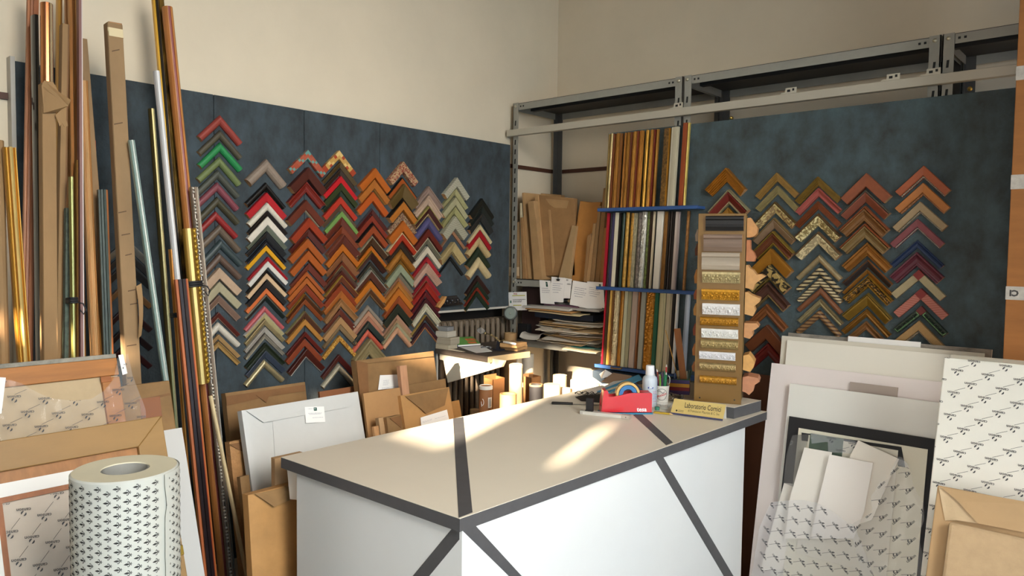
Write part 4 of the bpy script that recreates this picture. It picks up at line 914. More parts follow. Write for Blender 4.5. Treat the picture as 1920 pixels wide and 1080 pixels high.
MB().prism(bq, (0, 0, .007)).build('pages', PAPER, bk); MB().prism([q+V((0, 0, .0073)) for q in bq], (0, 0, .0012)).build('cover', mat('5f8f48', .4, grain=9, amt=.1), bk)
MB().prism([BQ(x, y, .0088) for x, y in ((.55, .25), (.95, .25), (.95, .55), (.55, .55))], (0, 0, .0004)).prism([BQ(x, y, .0088) for x, y in ((.5, .65), (.85, .65), (.85, .9), (.5, .9))], (0, 0, .0004)).build('cover_picture', mat('b8683a', .5, grain=40, amt=.3), bk)
MB().prism([BQ(-.12, 0, 0), BQ(0, 0, 0), BQ(0, 1, 0), BQ(-.12, 1, 0)], (0, 0, .009)).build('spine', mat('2a3a64', .5), bk)
flat('blank white sheet lying in front of the green book on the work table', 'paper', 'paper_sheet', [(862, 651), (905, 648), (923, 659), (893, 662)], 1.0688, .0008, PAPER)
# glass lens clamp stand
c = at(PZ(1.0688), 935, 657); hs = thing('helping_hand', 'small clamp stand with jointed brass arms and magnifying lens on the work table', 'clamp stand', tuple(c))
MB().box((c.x-.022, c.y-.02, c.z), (c.x+.022, c.y+.02, c.z+.008)).prism([(c.x-.008, c.y-.012, c.z+.008), (c.x+.008, c.y-.012, c.z+.008), (c.x+.006, c.y-.006, c.z+.045), (c.x-.006, c.y-.006, c.z+.045)], (0, .014, 0)).build('base', mat('22242c', .4), hs, bevel=.001)
P0 = PY(c.y); jt = [at(P0, *q) for q in [(936, 640), (931, 634), (921, 628), (910, 625)]]
brass = mat('a89468', .3, .8)
m = MB().tube(jt, .0028, 8)
for p in jt: m.ball(p, .0065, seg=10)
m.tube([jt[0], at(P0, 944, 638), at(P0, 950, 640)], .002, 8).ball(at(P0, 944, 638), .005, seg=8); m.build('jointed_arm', brass, hs, smooth=True)
lc = at(P0, 902, 620); ax = V((.5, -.3, .8)).normalized()
MB().lathe([(.021, -.002), (.0225, 0), (.021, .002)], lc, 24, axis=ax).build('lens_rim', mat('b8b4a8', .25, .9), hs, smooth=True)
MB().lathe([(0, -.003), (.012, -.002), (.0205, 0), (.012, .002), (0, .003)], lc, 24, axis=ax).build('lens', film('lens_glass', .08, .03), hs, smooth=True)
MB().tube([lc+(jt[3]-lc).normalized()*.021, jt[3]], .0022, 8).build('lens_arm', brass, hs)
c = at(PZ(1.0695), 912, 653); tag(MB().tube([c+V((.03*math.cos(a)*.8, .03*math.sin(a), .004)) for a in [i*.45 for i in range(9)]], .004, 8).build('metal_hook', mat('9a9a9c', .3, .8), smooth=True), 'curved metal hook lying between green book and clamp stand', 'hook')
# wooden blocks with white paper rolls
for i, (px, z, th, lab) in enumerate([([(938, 655), (970, 659), (989, 654), (958, 650)], 1.0688, .02, 'lower wooden block on the right of the work table'), ([(937, 650), (969, 653), (988, 648), (957, 645)], 1.0892, .017, 'upper wooden block, stacked at the right of the work table')]):
    flat(lab, 'wood block', 'wood_block', px, z, th, mat('c09664', .6, grain=(30, 6, 30), amt=.12), bevel=.001)
a, b = at(PZ(1.112), 945, 641), at(PZ(1.112), 966, 645); tag(MB().tube([a, b], .0055, 12).build('paper_tube', PAPER, smooth='auto'), 'thin white paper tube lying on the stacked wooden blocks', 'paper tube')
pd = at(PY(2.94), 960, 587); dk = thing('round_timer', 'grey round dial fixed to the shelving post beside the pinned note', 'dial', (pd.x, 2.95, pd.z))
MB().lathe([(0, .012), (.03, .014), (.036, .01), (.037, 0), (.034, -.006), (0, -.006)], (pd.x, 2.93, pd.z), 32, axis=(.45, -.9, 0)).build('case', mat('6c706c', .4, .3), dk, smooth=True)
MB().lathe([(0, .0145), (.028, .0145)], (pd.x, 2.93, pd.z), 32, axis=(.45, -.9, 0)).build('face', mat('7f8a82', .5), dk); MB().lathe([(0, .02), (.004, .019), (.006, .014)], (pd.x, 2.93, pd.z), 12, axis=(.45, -.9, 0)).build('hub', mat('b0b0a8', .3, .6), dk)
# pinned note on the post
pl = PY(2.955); nt_ = MB(); q = [at(pl, *p) for p in [(953, 548), (987, 547), (988, 581.5), (954.5, 582)]]; nt_.prism(q, (0, .0008, 0))
P = lambda a, b: q[0]+(q[1]-q[0])*a+(q[3]-q[0])*b+V((0, -.0006, 0))
for (x0, x1, y0, y1, mi) in [(.22, .92, .17, .22, 2), (.25, .7, .7, .75, 2), (.08, .16, .46, .6, 3)]: nt_.add([P(x0, y0), P(x1, y0), P(x1, y1), P(x0, y1)], [[0, 1, 2, 3]], mi)
nt_.stamp(text('BASE:', 1, .03), P(.4, .1), (1, 0, 0), (0, 0, 1), .011, 1)
R = random.Random(4)
for y, x0, x1 in ((.4, .25, .9), (.47, .25, .75), (.53, .25, .65)):
    x = x0
    while x < x1: l = R.uniform(.03, .08); nt_.add([P(x, y), P(x+l, y-.01), P(x+l, y+.02), P(x, y+.03)], [[0, 1, 2, 3]], 4); x += l+.02
tag(nt_.build('pinned_note', [PAPER, mat('b0402c', .8), mat('c8c05a', .8), mat('4a7a66', .8), mat('5a4a4a', .8)], recalc=False), 'handwritten white note with red heading stuck on the shelving post', 'note')

# ------------------------------------------------------------------ cardboard tubes standing on the floor
def tube_(label, u, v, w, x, c, hollow=True, capc=None, name='cardboard_tube', extra=None):
    p = at(PX(x), u, v); dpt = (p-EYE).dot(_w); r = w/2*dpt/F; b = V((p.x, p.y, 0)); m = MB(); zt = p.z
    if hollow: m.lathe([(r*.9, 0), (r, 0), (r, zt), (r*.86, zt), (r*.86, zt-.2)], b, 36)
    else: m.lathe([(0, 0), (r, 0), (r, zt), (r*.96, zt+.002), (0, zt+.002)], b, 36)
    tm = mat(c, .7, grain=(12, 12, 4), amt=.08)
    if not (capc or extra): return tag(m.build(name, tm, smooth='auto'), label, 'cardboard tube')
    t = thing(name, label, 'cardboard tube', tuple(b)); m.build('tube', tm, t, smooth='auto')
    if capc: MB().lathe([(r*1.03, zt-.012), (r*1.03, zt+.001), (r*.9, zt+.004), (r*.85, zt-.001), (0, zt-.002)], b, 36).build('end_cap', mat(capc, .5), t, smooth='auto')
    if extra: extra(t, b, r, zt)
    return t
def barcode(t, b, r, zt):
    fa = math.atan2(-b.y, -b.x); m = MB()
    P = lambda a, z: b+V(((r+.0006)*math.cos(fa+a), (r+.0006)*math.sin(fa+a), z))
    for i in range(4): m.add([P(.35+.18*i, zt-.045), P(.53+.18*i, zt-.045), P(.53+.18*i, zt-.09), P(.35+.18*i, zt-.09)], [[0, 1, 2, 3]])
    for i in range(9): m.add([b+(P(.5+.05*i, zt-.05-k)-b)*1.0+V((math.cos(fa+.6), math.sin(fa+.6), 0))*.0004 for k in (0,)]+[P(.52+.05*i, zt-.05)+V((math.cos(fa+.6), math.sin(fa+.6), 0))*.0004, P(.52+.05*i, zt-.085)+V((math.cos(fa+.6), math.sin(fa+.6), 0))*.0004, P(.5+.05*i, zt-.085)+V((math.cos(fa+.6), math.sin(fa+.6), 0))*.0004], [[0, 1, 2, 3]], 1)
    m.build('barcode_label', [PAPER, BLACK], t, recalc=False)
    MB().tube([P(-.5+.22*math.sin(i*.7), zt-.065+.014*math.cos(i*.7)) for i in range(8)]+[P(-.62, zt-.085)], .0012, 6).build('paper_hook_mark', PAPER, t)
tube_('brown capped tube with barcode label, nearest the radiator', 911, 724, 25, -2.2, '8f5f38', False, 'd8d4cc', extra=barcode)
tube_('short wide tan tube standing in front of the tallest tube', 953, 738, 32, -2.02, 'c89c66')
tube_('tallest slim pale tube, lit by the sun', 967.5, 684, 25, -2.17, 'd6b48a', False, 'e0c8a4')
tube_('black tube with wooden rim right of the tallest tube', 1005, 721, 25, -2.14, '2c2a2c', True, extra=lambda t, b, r, zt: MB().lathe([(r*1.02, zt-.006), (r*1.03, zt+.002), (r*.8, zt+.002)], b, 32).build('rim', WOODCUT, t, smooth='auto'))
tube_('bright sunlit tube right of the black one', 1035, 721, 31, -2.05, 'dcc096', False)
tube_('taller sunlit tube behind, in front of the steel post', 1050, 703, 26, -2.12, 'd8bc92')
tube_('low narrow sunlit tube between the two bright tubes', 1062, 728, 15, -1.99, 'dcc8a4', False)
tube_('broad white sunlit tube near the counter edge', 1085, 713, 31, -1.98, 'e4d6bc', False)
tube_('white paper roll at the far right of the tubes, behind the counter', 1114, 720, 22, -1.93, 'e6e0d4', False)
tube_('wide kraft tube standing behind the work table', 957, 624, 24, -2.6, 'a88458', True)
tube_('pale low tube end near the radiator foot', 890, 768, 18, -2.36, 'b8a078', False)
tube_('tan tube half hidden behind the brown capped tube', 922, 717, 20, -2.42, 'bd9464', False)
def words(t, b, r, zt):
    fa = math.atan2(-b.y, -b.x); tm = text('novart', 1); m = MB()
    m.add([b+V(((r+.0006)*math.cos(fa+.2+x*.017/r), (r+.0006)*math.sin(fa+.2+x*.017/r), zt-.13+y*.017+x*.006)) for x, y in tm[0]], tm[1]); m.build('printed_lettering', mat('8a8478', .8), t, recalc=False)
tube_('tall greyish white paper roll with faint print behind the tubes', 990, 664, 22, -2.36, 'bdb4a4', False, extra=words)
# open cardboard boxes among the tubes
def carton(label, px, x, dp, c):
    pl = PX(x); a, b = at(pl, *px[0]), at(pl, *px[1]); w = b-a; w.z = 0; dd = V((-.1, .02, 0)).normalized()*dp; zt = min(a.z, b.z); t = .003
    o = V((a.x, a.y, 0)); m = MB(); 
    m.obox(o, w, dd.normalized()*t, (0, 0, zt)); m.obox(o+dd, w, -dd.normalized()*t, (0, 0, zt*1.01)); wn = w.normalized()*t
    m.obox(o, wn, dd, (0, 0, zt)); m.obox(o+w-wn, wn, dd, (0, 0, zt)); m.obox(o, w, dd, (0, 0, t))
    return tag(m.build('carton', mat(c, .8, grain=7, amt=.12)), label, 'carton')
carton('open brown carton with wood sticks behind the brown capped tube', [(924, 710), (947, 708)], -2.24, .07, 'a06c3c')
p = at(PX(-2.2), 930, 716)
for i, (u, v) in enumerate([(930, 712), (935, 722)]):
    p = at(PX(-2.265 if i else -2.275), u, v); tag(MB().box((p.x, p.y, .02), (p.x+.01, p.y+.01, p.z)).build('wood_stick', WOODCUT), ['pale wood stick standing in the open carton', 'shorter wood stick in the open carton'][i], 'wood stick')
carton('small brown carton behind the black tube', [(996, 707), (1014, 705)], -2.22, .06, 'a27448')

# ------------------------------------------------------------------ parcels on the upper steel shelf
Z8 = lambda q: (940+q[0]/3, 180+q[1]/3)
SHZ = 1.3925
def upr(label, px, y, dep, m, name='wrapped_parcel', cat='parcel', grp='kraft parcels standing on the steel shelf'):
    pts = [at(PY(y), *Z8(q)) for q in px]; lo = min(p.z for p in pts)
    for p in pts:
        if p.z < lo+.012: p.z = SHZ+.0005
    t = MB().prism(pts, (0, dep, 0)).build(name, m, bevel=.0025); return tag(t, label, cat, grp)
K1, K2, K3 = mat('a9855a', .75, grain=9, amt=.13, bump=.3, bscale=24), mat('9a744a', .75, grain=9, amt=.14, bump=.3, bscale=24), mat('b48e60', .75, grain=8, amt=.1, bump=.3, bscale=24)
bx = upr('leftmost short kraft parcel on the steel shelf, white paper at its foot', [(64, 712), (103, 708), (100, 1010), (58, 1010)], 3.005, .2, K1)
pb_ = MB().prism([at(PY(2.978), *Z8(q)) for q in [(44, 962), (98, 962), (98, 1012), (42, 1012)]], (0, .0045, 0)).build('paper_band', mat('d0b48e', .8)); tag(pb_, 'pale paper slip in front of the leftmost shelf parcel', 'paper')
upr('thin white board between the left kraft parcels on the shelf', [(103, 602), (112, 602), (114, 1010), (106, 1010)], 3.0, .2, mat('c8b898', .8), 'board', 'board')
upr('narrow leaning kraft parcel second from the left post', [(106, 684), (119, 682), (141, 1010), (119, 1010)], 2.99, .22, K2)
upr('tall kraft parcel with shining edge leaning left on the shelf', [(115, 545), (129, 543), (172, 1010), (150, 1010)], 3.0, .18, K3)
upr('fat rounded kraft parcel leaning beside the big enveloped one', [(148, 592), (184, 588), (231, 1010), (182, 1010)], 2.975, .2, K1)
big = thing('wrapped_parcel', 'big kraft parcel with envelope fold in the middle of the shelf', 'parcel', (at(PY(3.0), *Z8((300, 1000))).x, 3.0, SHZ), 'kraft parcels standing on the steel shelf')
def kid(par, px, y, dep, m, name):
    pts = [at(PY(y), *Z8(q)) for q in px]; lo = min(p.z for p in pts)
    for p in pts:
        if p.z < SHZ+.004: p.z = SHZ+.0005
    return MB().prism(pts, (0, dep, 0)).build(name, m, par, bevel=.001)
kid(big, [(188, 558), (207, 556), (408, 575), (414, 1010), (246, 1012), (228, 1012)], 3.01, .03, K2, 'paper_wrap')
kid(big, [(248, 578), (378, 590), (365, 632), (300, 630), (272, 612)], 3.007, .0025, K1, 'paper_flap'); kid(big, [(188, 558), (207, 556), (246, 1012), (228, 1012)], 3.004, .006, K3, 'parcel_side')
kid(big, [(264, 640), (275, 640), (300, 940), (288, 1000)], 3.0075, .002, K3, 'paper_fold')
upr('wide kraft parcel standing at the back of the shelf, only its top showing', [(118, 540), (338, 556), (345, 700), (345, 1010), (122, 1010)], 3.25, .03, K1)
upr('grey brown kraft parcel leaning to the right on the shelf', [(397, 727), (420, 731), (382, 1010), (318, 1008)], 2.99, .12, mat('a88a62', .8, grain=6, amt=.08))
hb = upr('bulky crumpled orange kraft parcel leaning right on the shelf', [(443, 590), (490, 598), (560, 596), (520, 780), (462, 1012), (374, 1012)], 3.01, .1, mat('b47c3e', .6, grain=7, amt=.14, bump=.8, bscale=(26, 26, 9)))
for i, (px, m, lab) in enumerate([([(482, 785), (506, 772), (474, 1012), (462, 1012)], K2, 'short kraft parcel next to the bulky orange one on the shelf'),
    ([(516, 716), (531, 716), (497, 1012), (476, 1012)], K3, 'slim leaning kraft parcel, second from the bulky orange one'),
    ([(544, 620), (561, 617), (520, 1012), (500, 1012)], K1, 'slim tall kraft parcel, third from the bulky orange one'),
    ([(574, 517), (598, 517), (550, 1012), (526, 1012)], K2, 'tallest thin kraft parcel by the display mouldings'),
    ([(570, 742), (594, 740), (592, 1012), (553, 1012)], mat('a2703c', .75, grain=8, amt=.12), 'short brown kraft parcel touching the display mouldings')]):
    upr(lab, px, 2.972+.002*i, .18, m)
# hand written sheets hanging from the shelf edge
Z6 = lambda q: (940+q[0]/6, 500+q[1]/6)
def hang(label, px, y, lines, lg=None, seed=1, inkc=None):
    pl = (V((0, y, 0)), V((0, -1, 0))); qs = [Z6(q) for q in px]; tt = note(None, pl, qs, lines, 0, lg, 'hanging_sheet', seed); return tag(tt, label, 'paper', 'handwritten sheets hanging from the shelf edge')
ln = [(.15, .85, .25), (.15, .7, .33), (.15, .8, .42), (.15, .75, .5), (.2, .6, .6)]
hang('leftmost handwritten sheet hanging from the shelf edge', [(428, 150), (552, 158), (600, 424), (442, 412)], 2.962, ln[1:4], (.55, .06, .16), 2)
hang('sheet held by a black clip on the shelf edge', [(565, 114), (720, 126), (697, 402), (540, 394)], 2.957, ln, None, 3)
hang('narrow sheet with bold figures behind the clipped sheet', [(715, 128), (795, 140), (770, 360), (700, 352)], 2.9615, [], None, 4)
tmx = MB(); p = at(PY(2.960), *Z6((742, 152))); tmx.stamp(text('EX', 1, .03), p, (1, 0, -.05), (0, 0, 1), .010, 0); p = at(PY(2.960), *Z6((757, 198))); tmx.stamp(text('- EXW', 1, .03), p, (1, 0, -.05), (0, 0, 1), .009, 0)
h_ = [o for o in bpy.data.objects if o.get('label', '').startswith('narrow sheet with bold')][0]; mk = tmx.build('bold_figures', BLACK, h_, recalc=False)
hang('wide handwritten sheet in the middle right of the shelf edge', [(806, 155), (985, 185), (1010, 470), (768, 428)], 2.956, ln, None, 6)
hang('rightmost handwritten sheet beside the display mouldings', [(966, 165), (1150, 178), (1162, 468), (945, 410)], 2.952, ln, (.72, .08, .12), 7)
hang('spare sheet showing below the two right hand sheets', [(850, 400), (1135, 420), (1132, 498), (870, 452)], 2.9595, [], None, 8)
p = at(PY(2.955), *Z6((642, 148))); tag(MB().prism([p+V((-.010, 0, .004)), p+V((.010, 0, .004)), p+V((.006, 0, -.006)), p+V((-.006, 0, -.006))], (0, -.006, 0)).tube([p+V((-.004, -.003, .004)), p+V((-.003, -.003, .012)), p+V((.003, -.003, .012)), p+V((.004, -.003, .004))], .0012, 6).build('bulldog_clip', BLACK), 'black bulldog clip holding the sheet on the shelf edge', 'clip')
tag(MB().tube([at(PY(2.955), *Z6(q)) for q in [(172, 150), (160, 142), (152, 150), (155, 160), (168, 168), (172, 178), (162, 186), (152, 180)]], .0015, 8).build('wire_hook', mat('d8d8d4', .3, .6), smooth=True), 'bent white wire hook on the shelving post', 'hook')
# folders, binders and loose papers heaped on the lower shelf
LZ = 1.0755
def on_shelf(label, cat, name, px, y, dep, m, z0=LZ, bevel=.001):
    pts = [at(PY(y), *Z6(q)) for q in px]; return tag(MB().prism(pts, (0, dep, 0)).build(name, m, bevel=bevel), label, cat)
for i, (px, c, lab) in enumerate([([(365, 282), (415, 282), (425, 640), (378, 640)], 'a89c84', 'beige ring binder nearest the pinned note'), ([(416, 200), (436, 200), (450, 640), (428, 640)], '1f4a78', 'blue binder spine right of the first beige binder'),
        ([(450, 418), (498, 420), (500, 640), (452, 640)], '9c9078', 'beige binder with its lower half buried in papers'), ([(502, 420), (522, 420), (524, 640), (504, 640)], '27517e', 'dark blue binder in the middle of the row'),
        ([(526, 424), (566, 426), (568, 640), (528, 640)], 'a09680', 'rightmost beige binder of the row'), ([(570, 430), (598, 430), (600, 640), (572, 640)], '2a5684', 'rightmost blue binder of the row')]):
    pts = [at(PY(3.12), *Z6(q)) for q in px]
    for p in pts:
        if p.z < 1.2: p.z = LZ+.0005
    tag(MB().prism(pts, (0, .2, 0)).build('ring_binder', mat(c, .5), bevel=.001), lab, 'binder', 'ring binders on the lower shelf')
on_shelf('blue plastic backing board behind the hanging sheets', 'board', 'blue_board', [(355, 190), (425, 190), (425, 285), (358, 285)], 3.325, .004, mat('1d3f6e', .5)) if False else None
on_shelf('dark brown box at the back left of the lower shelf', 'box', 'dark_box', [(150, 180), (352, 165), (365, 660), (152, 690)], 3.1, .18, mat('2e1c18', .7)) if False else None
tag(MB().box((-2.602, 3.01, LZ+.0005), (-2.475, 3.06, 1.35)).build('dark_box', mat('2e1a17', .7), bevel=.002), 'dark maroon box filling the back left of the lower shelf', 'box')
tag(MB().box((-2.60, 2.975, LZ+.0005), (-2.53, 3.008, 1.155)).build('black_box', mat('18181a', .5), bevel=.003), 'small black box on the lower shelf beside the shelving post', 'box')
def sheetpile(label, x0, x1, y0, y1, z, th, m, rz=0, sag=.0, name='loose_sheet', cat='paper', grp=None, curl=0):
    c = V(((x0+x1)/2, (y0+y1)/2, z)); w, d = x1-x0, y1-y0; mb = MB(); N = 8
    def f(a, b, e): 
        x, y = (a-.5)*w, (b-.5)*d; zz = -sag*(max(0, -y/d)**2)*4+curl*(abs(a-.5)*2)**3+.0015*math.sin(a*5+x0*50)
        return c+V((x*math.cos(rz)-y*math.sin(rz), x*math.sin(rz)+y*math.cos(rz), max(zz, 0) if False else zz+e))
    vs = [f(i/N, j/4, 0) for j in range(5) for i in range(N+1)]+[f(i/N, j/4, th) for j in range(5) for i in range(N+1)]; k = (N+1)*5; fs = []
    for j in range(4):
        for i in range(N):
            q = [j*(N+1)+i, j*(N+1)+i+1, (j+1)*(N+1)+i+1, (j+1)*(N+1)+i]; fs += [q, [n+k for n in q]]
    for i in range(N): fs += [[i, i+1, i+1+k, i+k], [4*(N+1)+i, 4*(N+1)+i+1, 4*(N+1)+i+1+k, 4*(N+1)+i+k]]
    for j in range(4): fs += [[j*(N+1), (j+1)*(N+1), (j+1)*(N+1)+k, j*(N+1)+k], [j*(N+1)+N, (j+1)*(N+1)+N, (j+1)*(N+1)+N+k, j*(N+1)+N+k]]
    mb.add(vs, fs); return tag(mb.build(name, m), label, cat, grp)
R = random.Random(21); z = LZ+.002; PG = 'papers heaped on the lower shelf'
cols = ['d8cfbe', 'cdc2ae', 'dcd6ca', 'c2a880', 'd2c8b6', 'bfa67c', 'd9d2c4', 'b89a6c', 'cfc6b6', 'd6cdbd', 'a8885c', 'd4ccbe']
for i in range(26):
    th = R.uniform(.0014, .0042); cc = cols[i % len(cols)]; x0 = -2.46+R.uniform(0, .16); x1 = x0+R.uniform(.24, .33); x1 = min(x1, -2.02)
    y0 = 2.925+R.uniform(-.025, .06)
    sheetpile('loose sheet lying in the paper heap on the lower shelf', x0, x1, y0, y0+.21, z, th, mat(cc, .8, grain=4, amt=.05), R.uniform(-.2, .2), R.uniform(0, .012), 'loose_sheet', 'paper', PG, R.uniform(0, .006)); z += th+R.uniform(.0014, .003)
zt = z
sheetpile('teal sheet poking out of the lower paper heap', -2.2, -2.03, 2.915, 3.05, LZ+.0006, .0015, mat('2f7a78', .6), .05)
sheetpile('bright sunlit folded paper hanging over the lower shelf edge', -2.24, -2.04, 2.90, 2.962, LZ-.012, .003, mat('ecdcb8', .7), .04, .006, 'folded_paper')
sheetpile('dark navy folder in the middle of the paper heap', -2.46, -2.1, 2.95, 3.16, zt+.004, .028, mat('161c28', .5), .03, 0, 'folder', 'folder'); zt += .036
sheetpile('cream document folder above the navy one', -2.5, -2.14, 2.93, 3.005, zt, .004, mat('d2bd92', .7), -.1, .006, 'folder', 'folder'); zt += .008
sheetpile('orange tan folder on the cream one', -2.52, -2.2, 2.932, 3.005, zt, .005, mat('b98850', .7), -.08, .003, 'folder', 'folder'); zt += .009
sheetpile('grey document stack crowning the left of the heap', -2.54, -2.22, 2.935, 3.005, zt, .01, mat('bdb7ac', .8, grain=(3, 3, 300), amt=.2), -.06, .004, 'paper_stack', 'papers'); zt += .013
sheetpile('purple edged magazine high in the heap', -2.42, -2.18, 2.97, 3.16, zt, .007, mat('6a4458', .5), -.1, 0, 'magazine', 'magazine'); zt += .010
sheetpile('broad grey sheet stack sloping over the right of the heap', -2.36, -2.03, 2.95, 3.17, zt, .008, mat('a9a49c', .8, grain=(3, 3, 300), amt=.2), -.12, .02, 'paper_stack', 'papers'); zt += .012
sheetpile('light wooden ruler block on top of the heap', -2.27, -2.1, 2.97, 3.0, zt+.002, .013, mat('b9a27c', .6), -.12, 0, 'wood_block', 'wood block'); zt += .004
sheetpile('grey card topping the heap behind the wooden block', -2.4, -2.06, 3.01, 3.18, zt, .004, mat('98948c', .7), .1, 0, 'card', 'card')
sheetpile('crumpled greyish paper hanging off the left of the heap', -2.52, -2.41, 2.90, 2.97, LZ+.03, .004, mat('b8b0a4', .8), .3, .02, 'crumpled_paper', 'paper', None, .012)
# ------------------------------------------------------------------ moulding lengths standing on the blue ledges
def strip_mat(c, style):
    if style == 'p': return mat(c, .45, grain=(20, 20, 3), amt=.08)
    if style == 'g': return mat(c, .35, .55, grain=(60, 60, 14), amt=.3, bump=.3, bscale=60)
    if style == 'w': return wd_(c)
    if style == 'o': return mat(c, .4, .4, grain=(90, 90, 50), amt=.35, bump=1., bscale=95)
    if style == 'k': return mat(c, .5, grain=70, amt=.7, bump=.3)
    return mat(c)
def scroll(m, A, B, s, n, W, th, mi=0):                    # carved scrolling relief as real geometry
    L = (B-A).length; d = (B-A)/L; nv = int(L/.0045); nu = 14
    def f(a, b):
        x = (a-.5)*2; t = b*L/W*1.15; ph = t*math.pi; c = .45*math.sin(ph)
        r1 = math.hypot((x-c)*1.1, .55*math.sin(ph*2)); sp = math.cos(r1*9-3*math.atan2(x-c, math.sin(ph*2)+.01))
        h = .5+.3*sp+.2*math.cos(ph*4+x*5)
        h *= max(0, 1-abs(x)**6)
        return A+d*(b*L)+s*(W*(a-.5))+n*(h*.012-.002)
    m.grid(None, nu, nv, f, mi)
RAILZ = {1: 1.744, 2: 1.384, 3: 1.021}
def display(row, zf, data, ztop=None):
    for x0, x1, yt, c, st, kind, label in data:
        tu, tv = zf((x0, yt)), zf((x1, yt)); z0 = RAILZ[row]
        W0 = at(PY(PYF-.02), tv[0], tv[1]).x-at(PY(PYF-.02), tu[0], tu[1]).x; W = W0*.93
        top = at(PY(PYF-.02), (tu[0]+tv[0])/2, tu[1]); B = V((top.x, PYF-.016, top.z)); A = V((top.x-.004, PYF-.046, z0))
        nrm = V((0, -1, .1)).normalized(); th = min(.026, max(.012, W*.6)); B = B-V((0, .001, 0)); 
        bands = [(1, strip_mat(c, st))]
        if isinstance(st, tuple): bands = [(st[1], strip_mat(c, st[0])), (1, strip_mat(st[2], st[3]))]
        A2, B2 = A-nrm*0, B-V((0, 0, 0))
        m, d, s, n = pole_mesh(A2+nrm*0.0, B2-V((0, .008, 0)), nrm, W, min(th, .012), kind, bands)
        o = m.build('moulding_length', [b[1] for b in bands]+[WOODCUT]); tag(o, label, 'frame moulding', 'moulding lengths on the blue ledges')
        if st == 'o' and W > .02:
            k = MB(); scroll(k, A2, B2-V((0, .008, 0)), s, n, W*.92, .01); r_ = k.build('carved_relief', mat(c, .36, .45, grain=120, amt=.12), smooth=True, recalc=False); r_.parent = o; r_.location = r_.location-o.location
Z3 = lambda q: (1120+q[0]/3.176, 220+q[1]/3.176)
Z4 = lambda q: (1110+q[0]/3.859, 520+q[1]/3.859)
SN = lambda i: ORD[i] if i else 'leftmost'
def row(rowname, items):
    out = []
    for i, (x0, x1, yt, c, st, kind, words) in enumerate(items): out.append((x0, x1, yt, c, st, kind, '%s moulding length, %s on the %s blue ledge' % (words, SN(i)+(' from left' if i else ''), rowname)))
    return out
display(1, Z3, row('top', [(69, 80, 100, '8a7040', 'g', 'round', 'slim dark gold'), (81, 98, 97, 'c4ae78', 'g', 'round', 'pale silver gold'), (99, 109, 98, '6e3a1a', 'w', 'flat', 'dark red wood'), (114, 140, 95, 'b47e38', 'g', 'ridge', 'mottled gold'), (141, 152, 95, '7a4a1e', 'w', 'flat', 'brown'),
 (163, 176, 92, 'a46a2a', 'g', 'round', 'slim orange gold'), (178, 202, 89, 'a8742e', 'g', 'ridge', 'antique gold'), (203, 212, 88, '5c2a14', 'w', 'flat', 'dark brown'), (215, 241, 84, 'c08a3c', 'g', 'ridge', 'bright gold'), (242, 251, 82, '6c2c16', 'p', 'flat', 'reddish brown'), (254, 280, 79, 'b87c32', 'g', 'ridge', 'orange gold'),
 (290, 309, 76, 'b8862e', 'g', 'round', 'plain gold'), (318, 341, 73, 'c08a3a', 'g', 'ridge', 'mottled orange gold'), (342, 352, 73, '6a2012', 'p', 'flat', 'slim dark red'), (354, 369, 71, 'a8742e', 'g', 'round', 'narrow gold'),
 (398, 439, 65, '6a4c20', ('k', .8, 'a87428', 'g'), 'step', 'wide mottled brown and green'), (442, 490, 57, 'c8c2ac', ('p', .22, 'b4ac94', 'p'), 'step', 'wide cream'), (514, 541, 33, '8a3e18', 'w', 'flat', 'tall orange brown'), (541, 554, 32, 'e2c66c', 'g', 'round', 'tall slim yellow gold')]))
display(2, Z3, row('middle', [(62, 77, 570, 'a4162a', 'p', 'flat', 'crimson'), (79, 94, 570, '1d1515', 'k', 'round', 'black speckled'), (95, 109, 569, '3c3654', 'p', 'flat', 'dark violet'), (111, 134, 567, 'd0c9b0', 'p', 'flat', 'cream'), (135, 148, 570, '15120f', 'p', 'flat', 'black'), (150, 169, 569, '1f3226', 'p', 'round', 'dark green'),
 (172, 193, 566, 'b68c40', 'o', 'round', 'dentilled gold'), (202, 224, 570, 'b48434', 'o', 'round', 'carved gold'), (224, 243, 570, 'b4ac8c', 'o', 'flat', 'knurled pale'), (247, 272, 567, '726860', 'k', 'round', 'streaked grey'), (272, 301, 563, 'bcb8ac', 'o', 'round', 'carved silver'), (301, 319, 562, '5c662a', 'k', 'round', 'mottled green'),
 (320, 333, 562, '2e1d12', 'p', 'flat', 'dark brown'), (334, 347, 561, 'c2b294', 'p', 'round', 'slim pale'), (360, 398, 560, 'dad4c6', 'p', 'flat', 'wide white'), (401, 426, 561, '9e7642', 'g', 'step', 'tan gold'), (427, 440, 561, '201812', 'p', 'flat', 'blackish'), (441, 453, 561, '2c1e15', 'p', 'round', 'dark umber'), (455, 469, 561, '191310', 'p', 'flat', 'plain black'),
 (470, 495, 562, 'b8aca2', ('p', .6, '9c8c86', 'p'), 'flat', 'grey rose'), (534, 551, 558, '8c5e2a', 'o', 'round', 'notched brown gold')]))
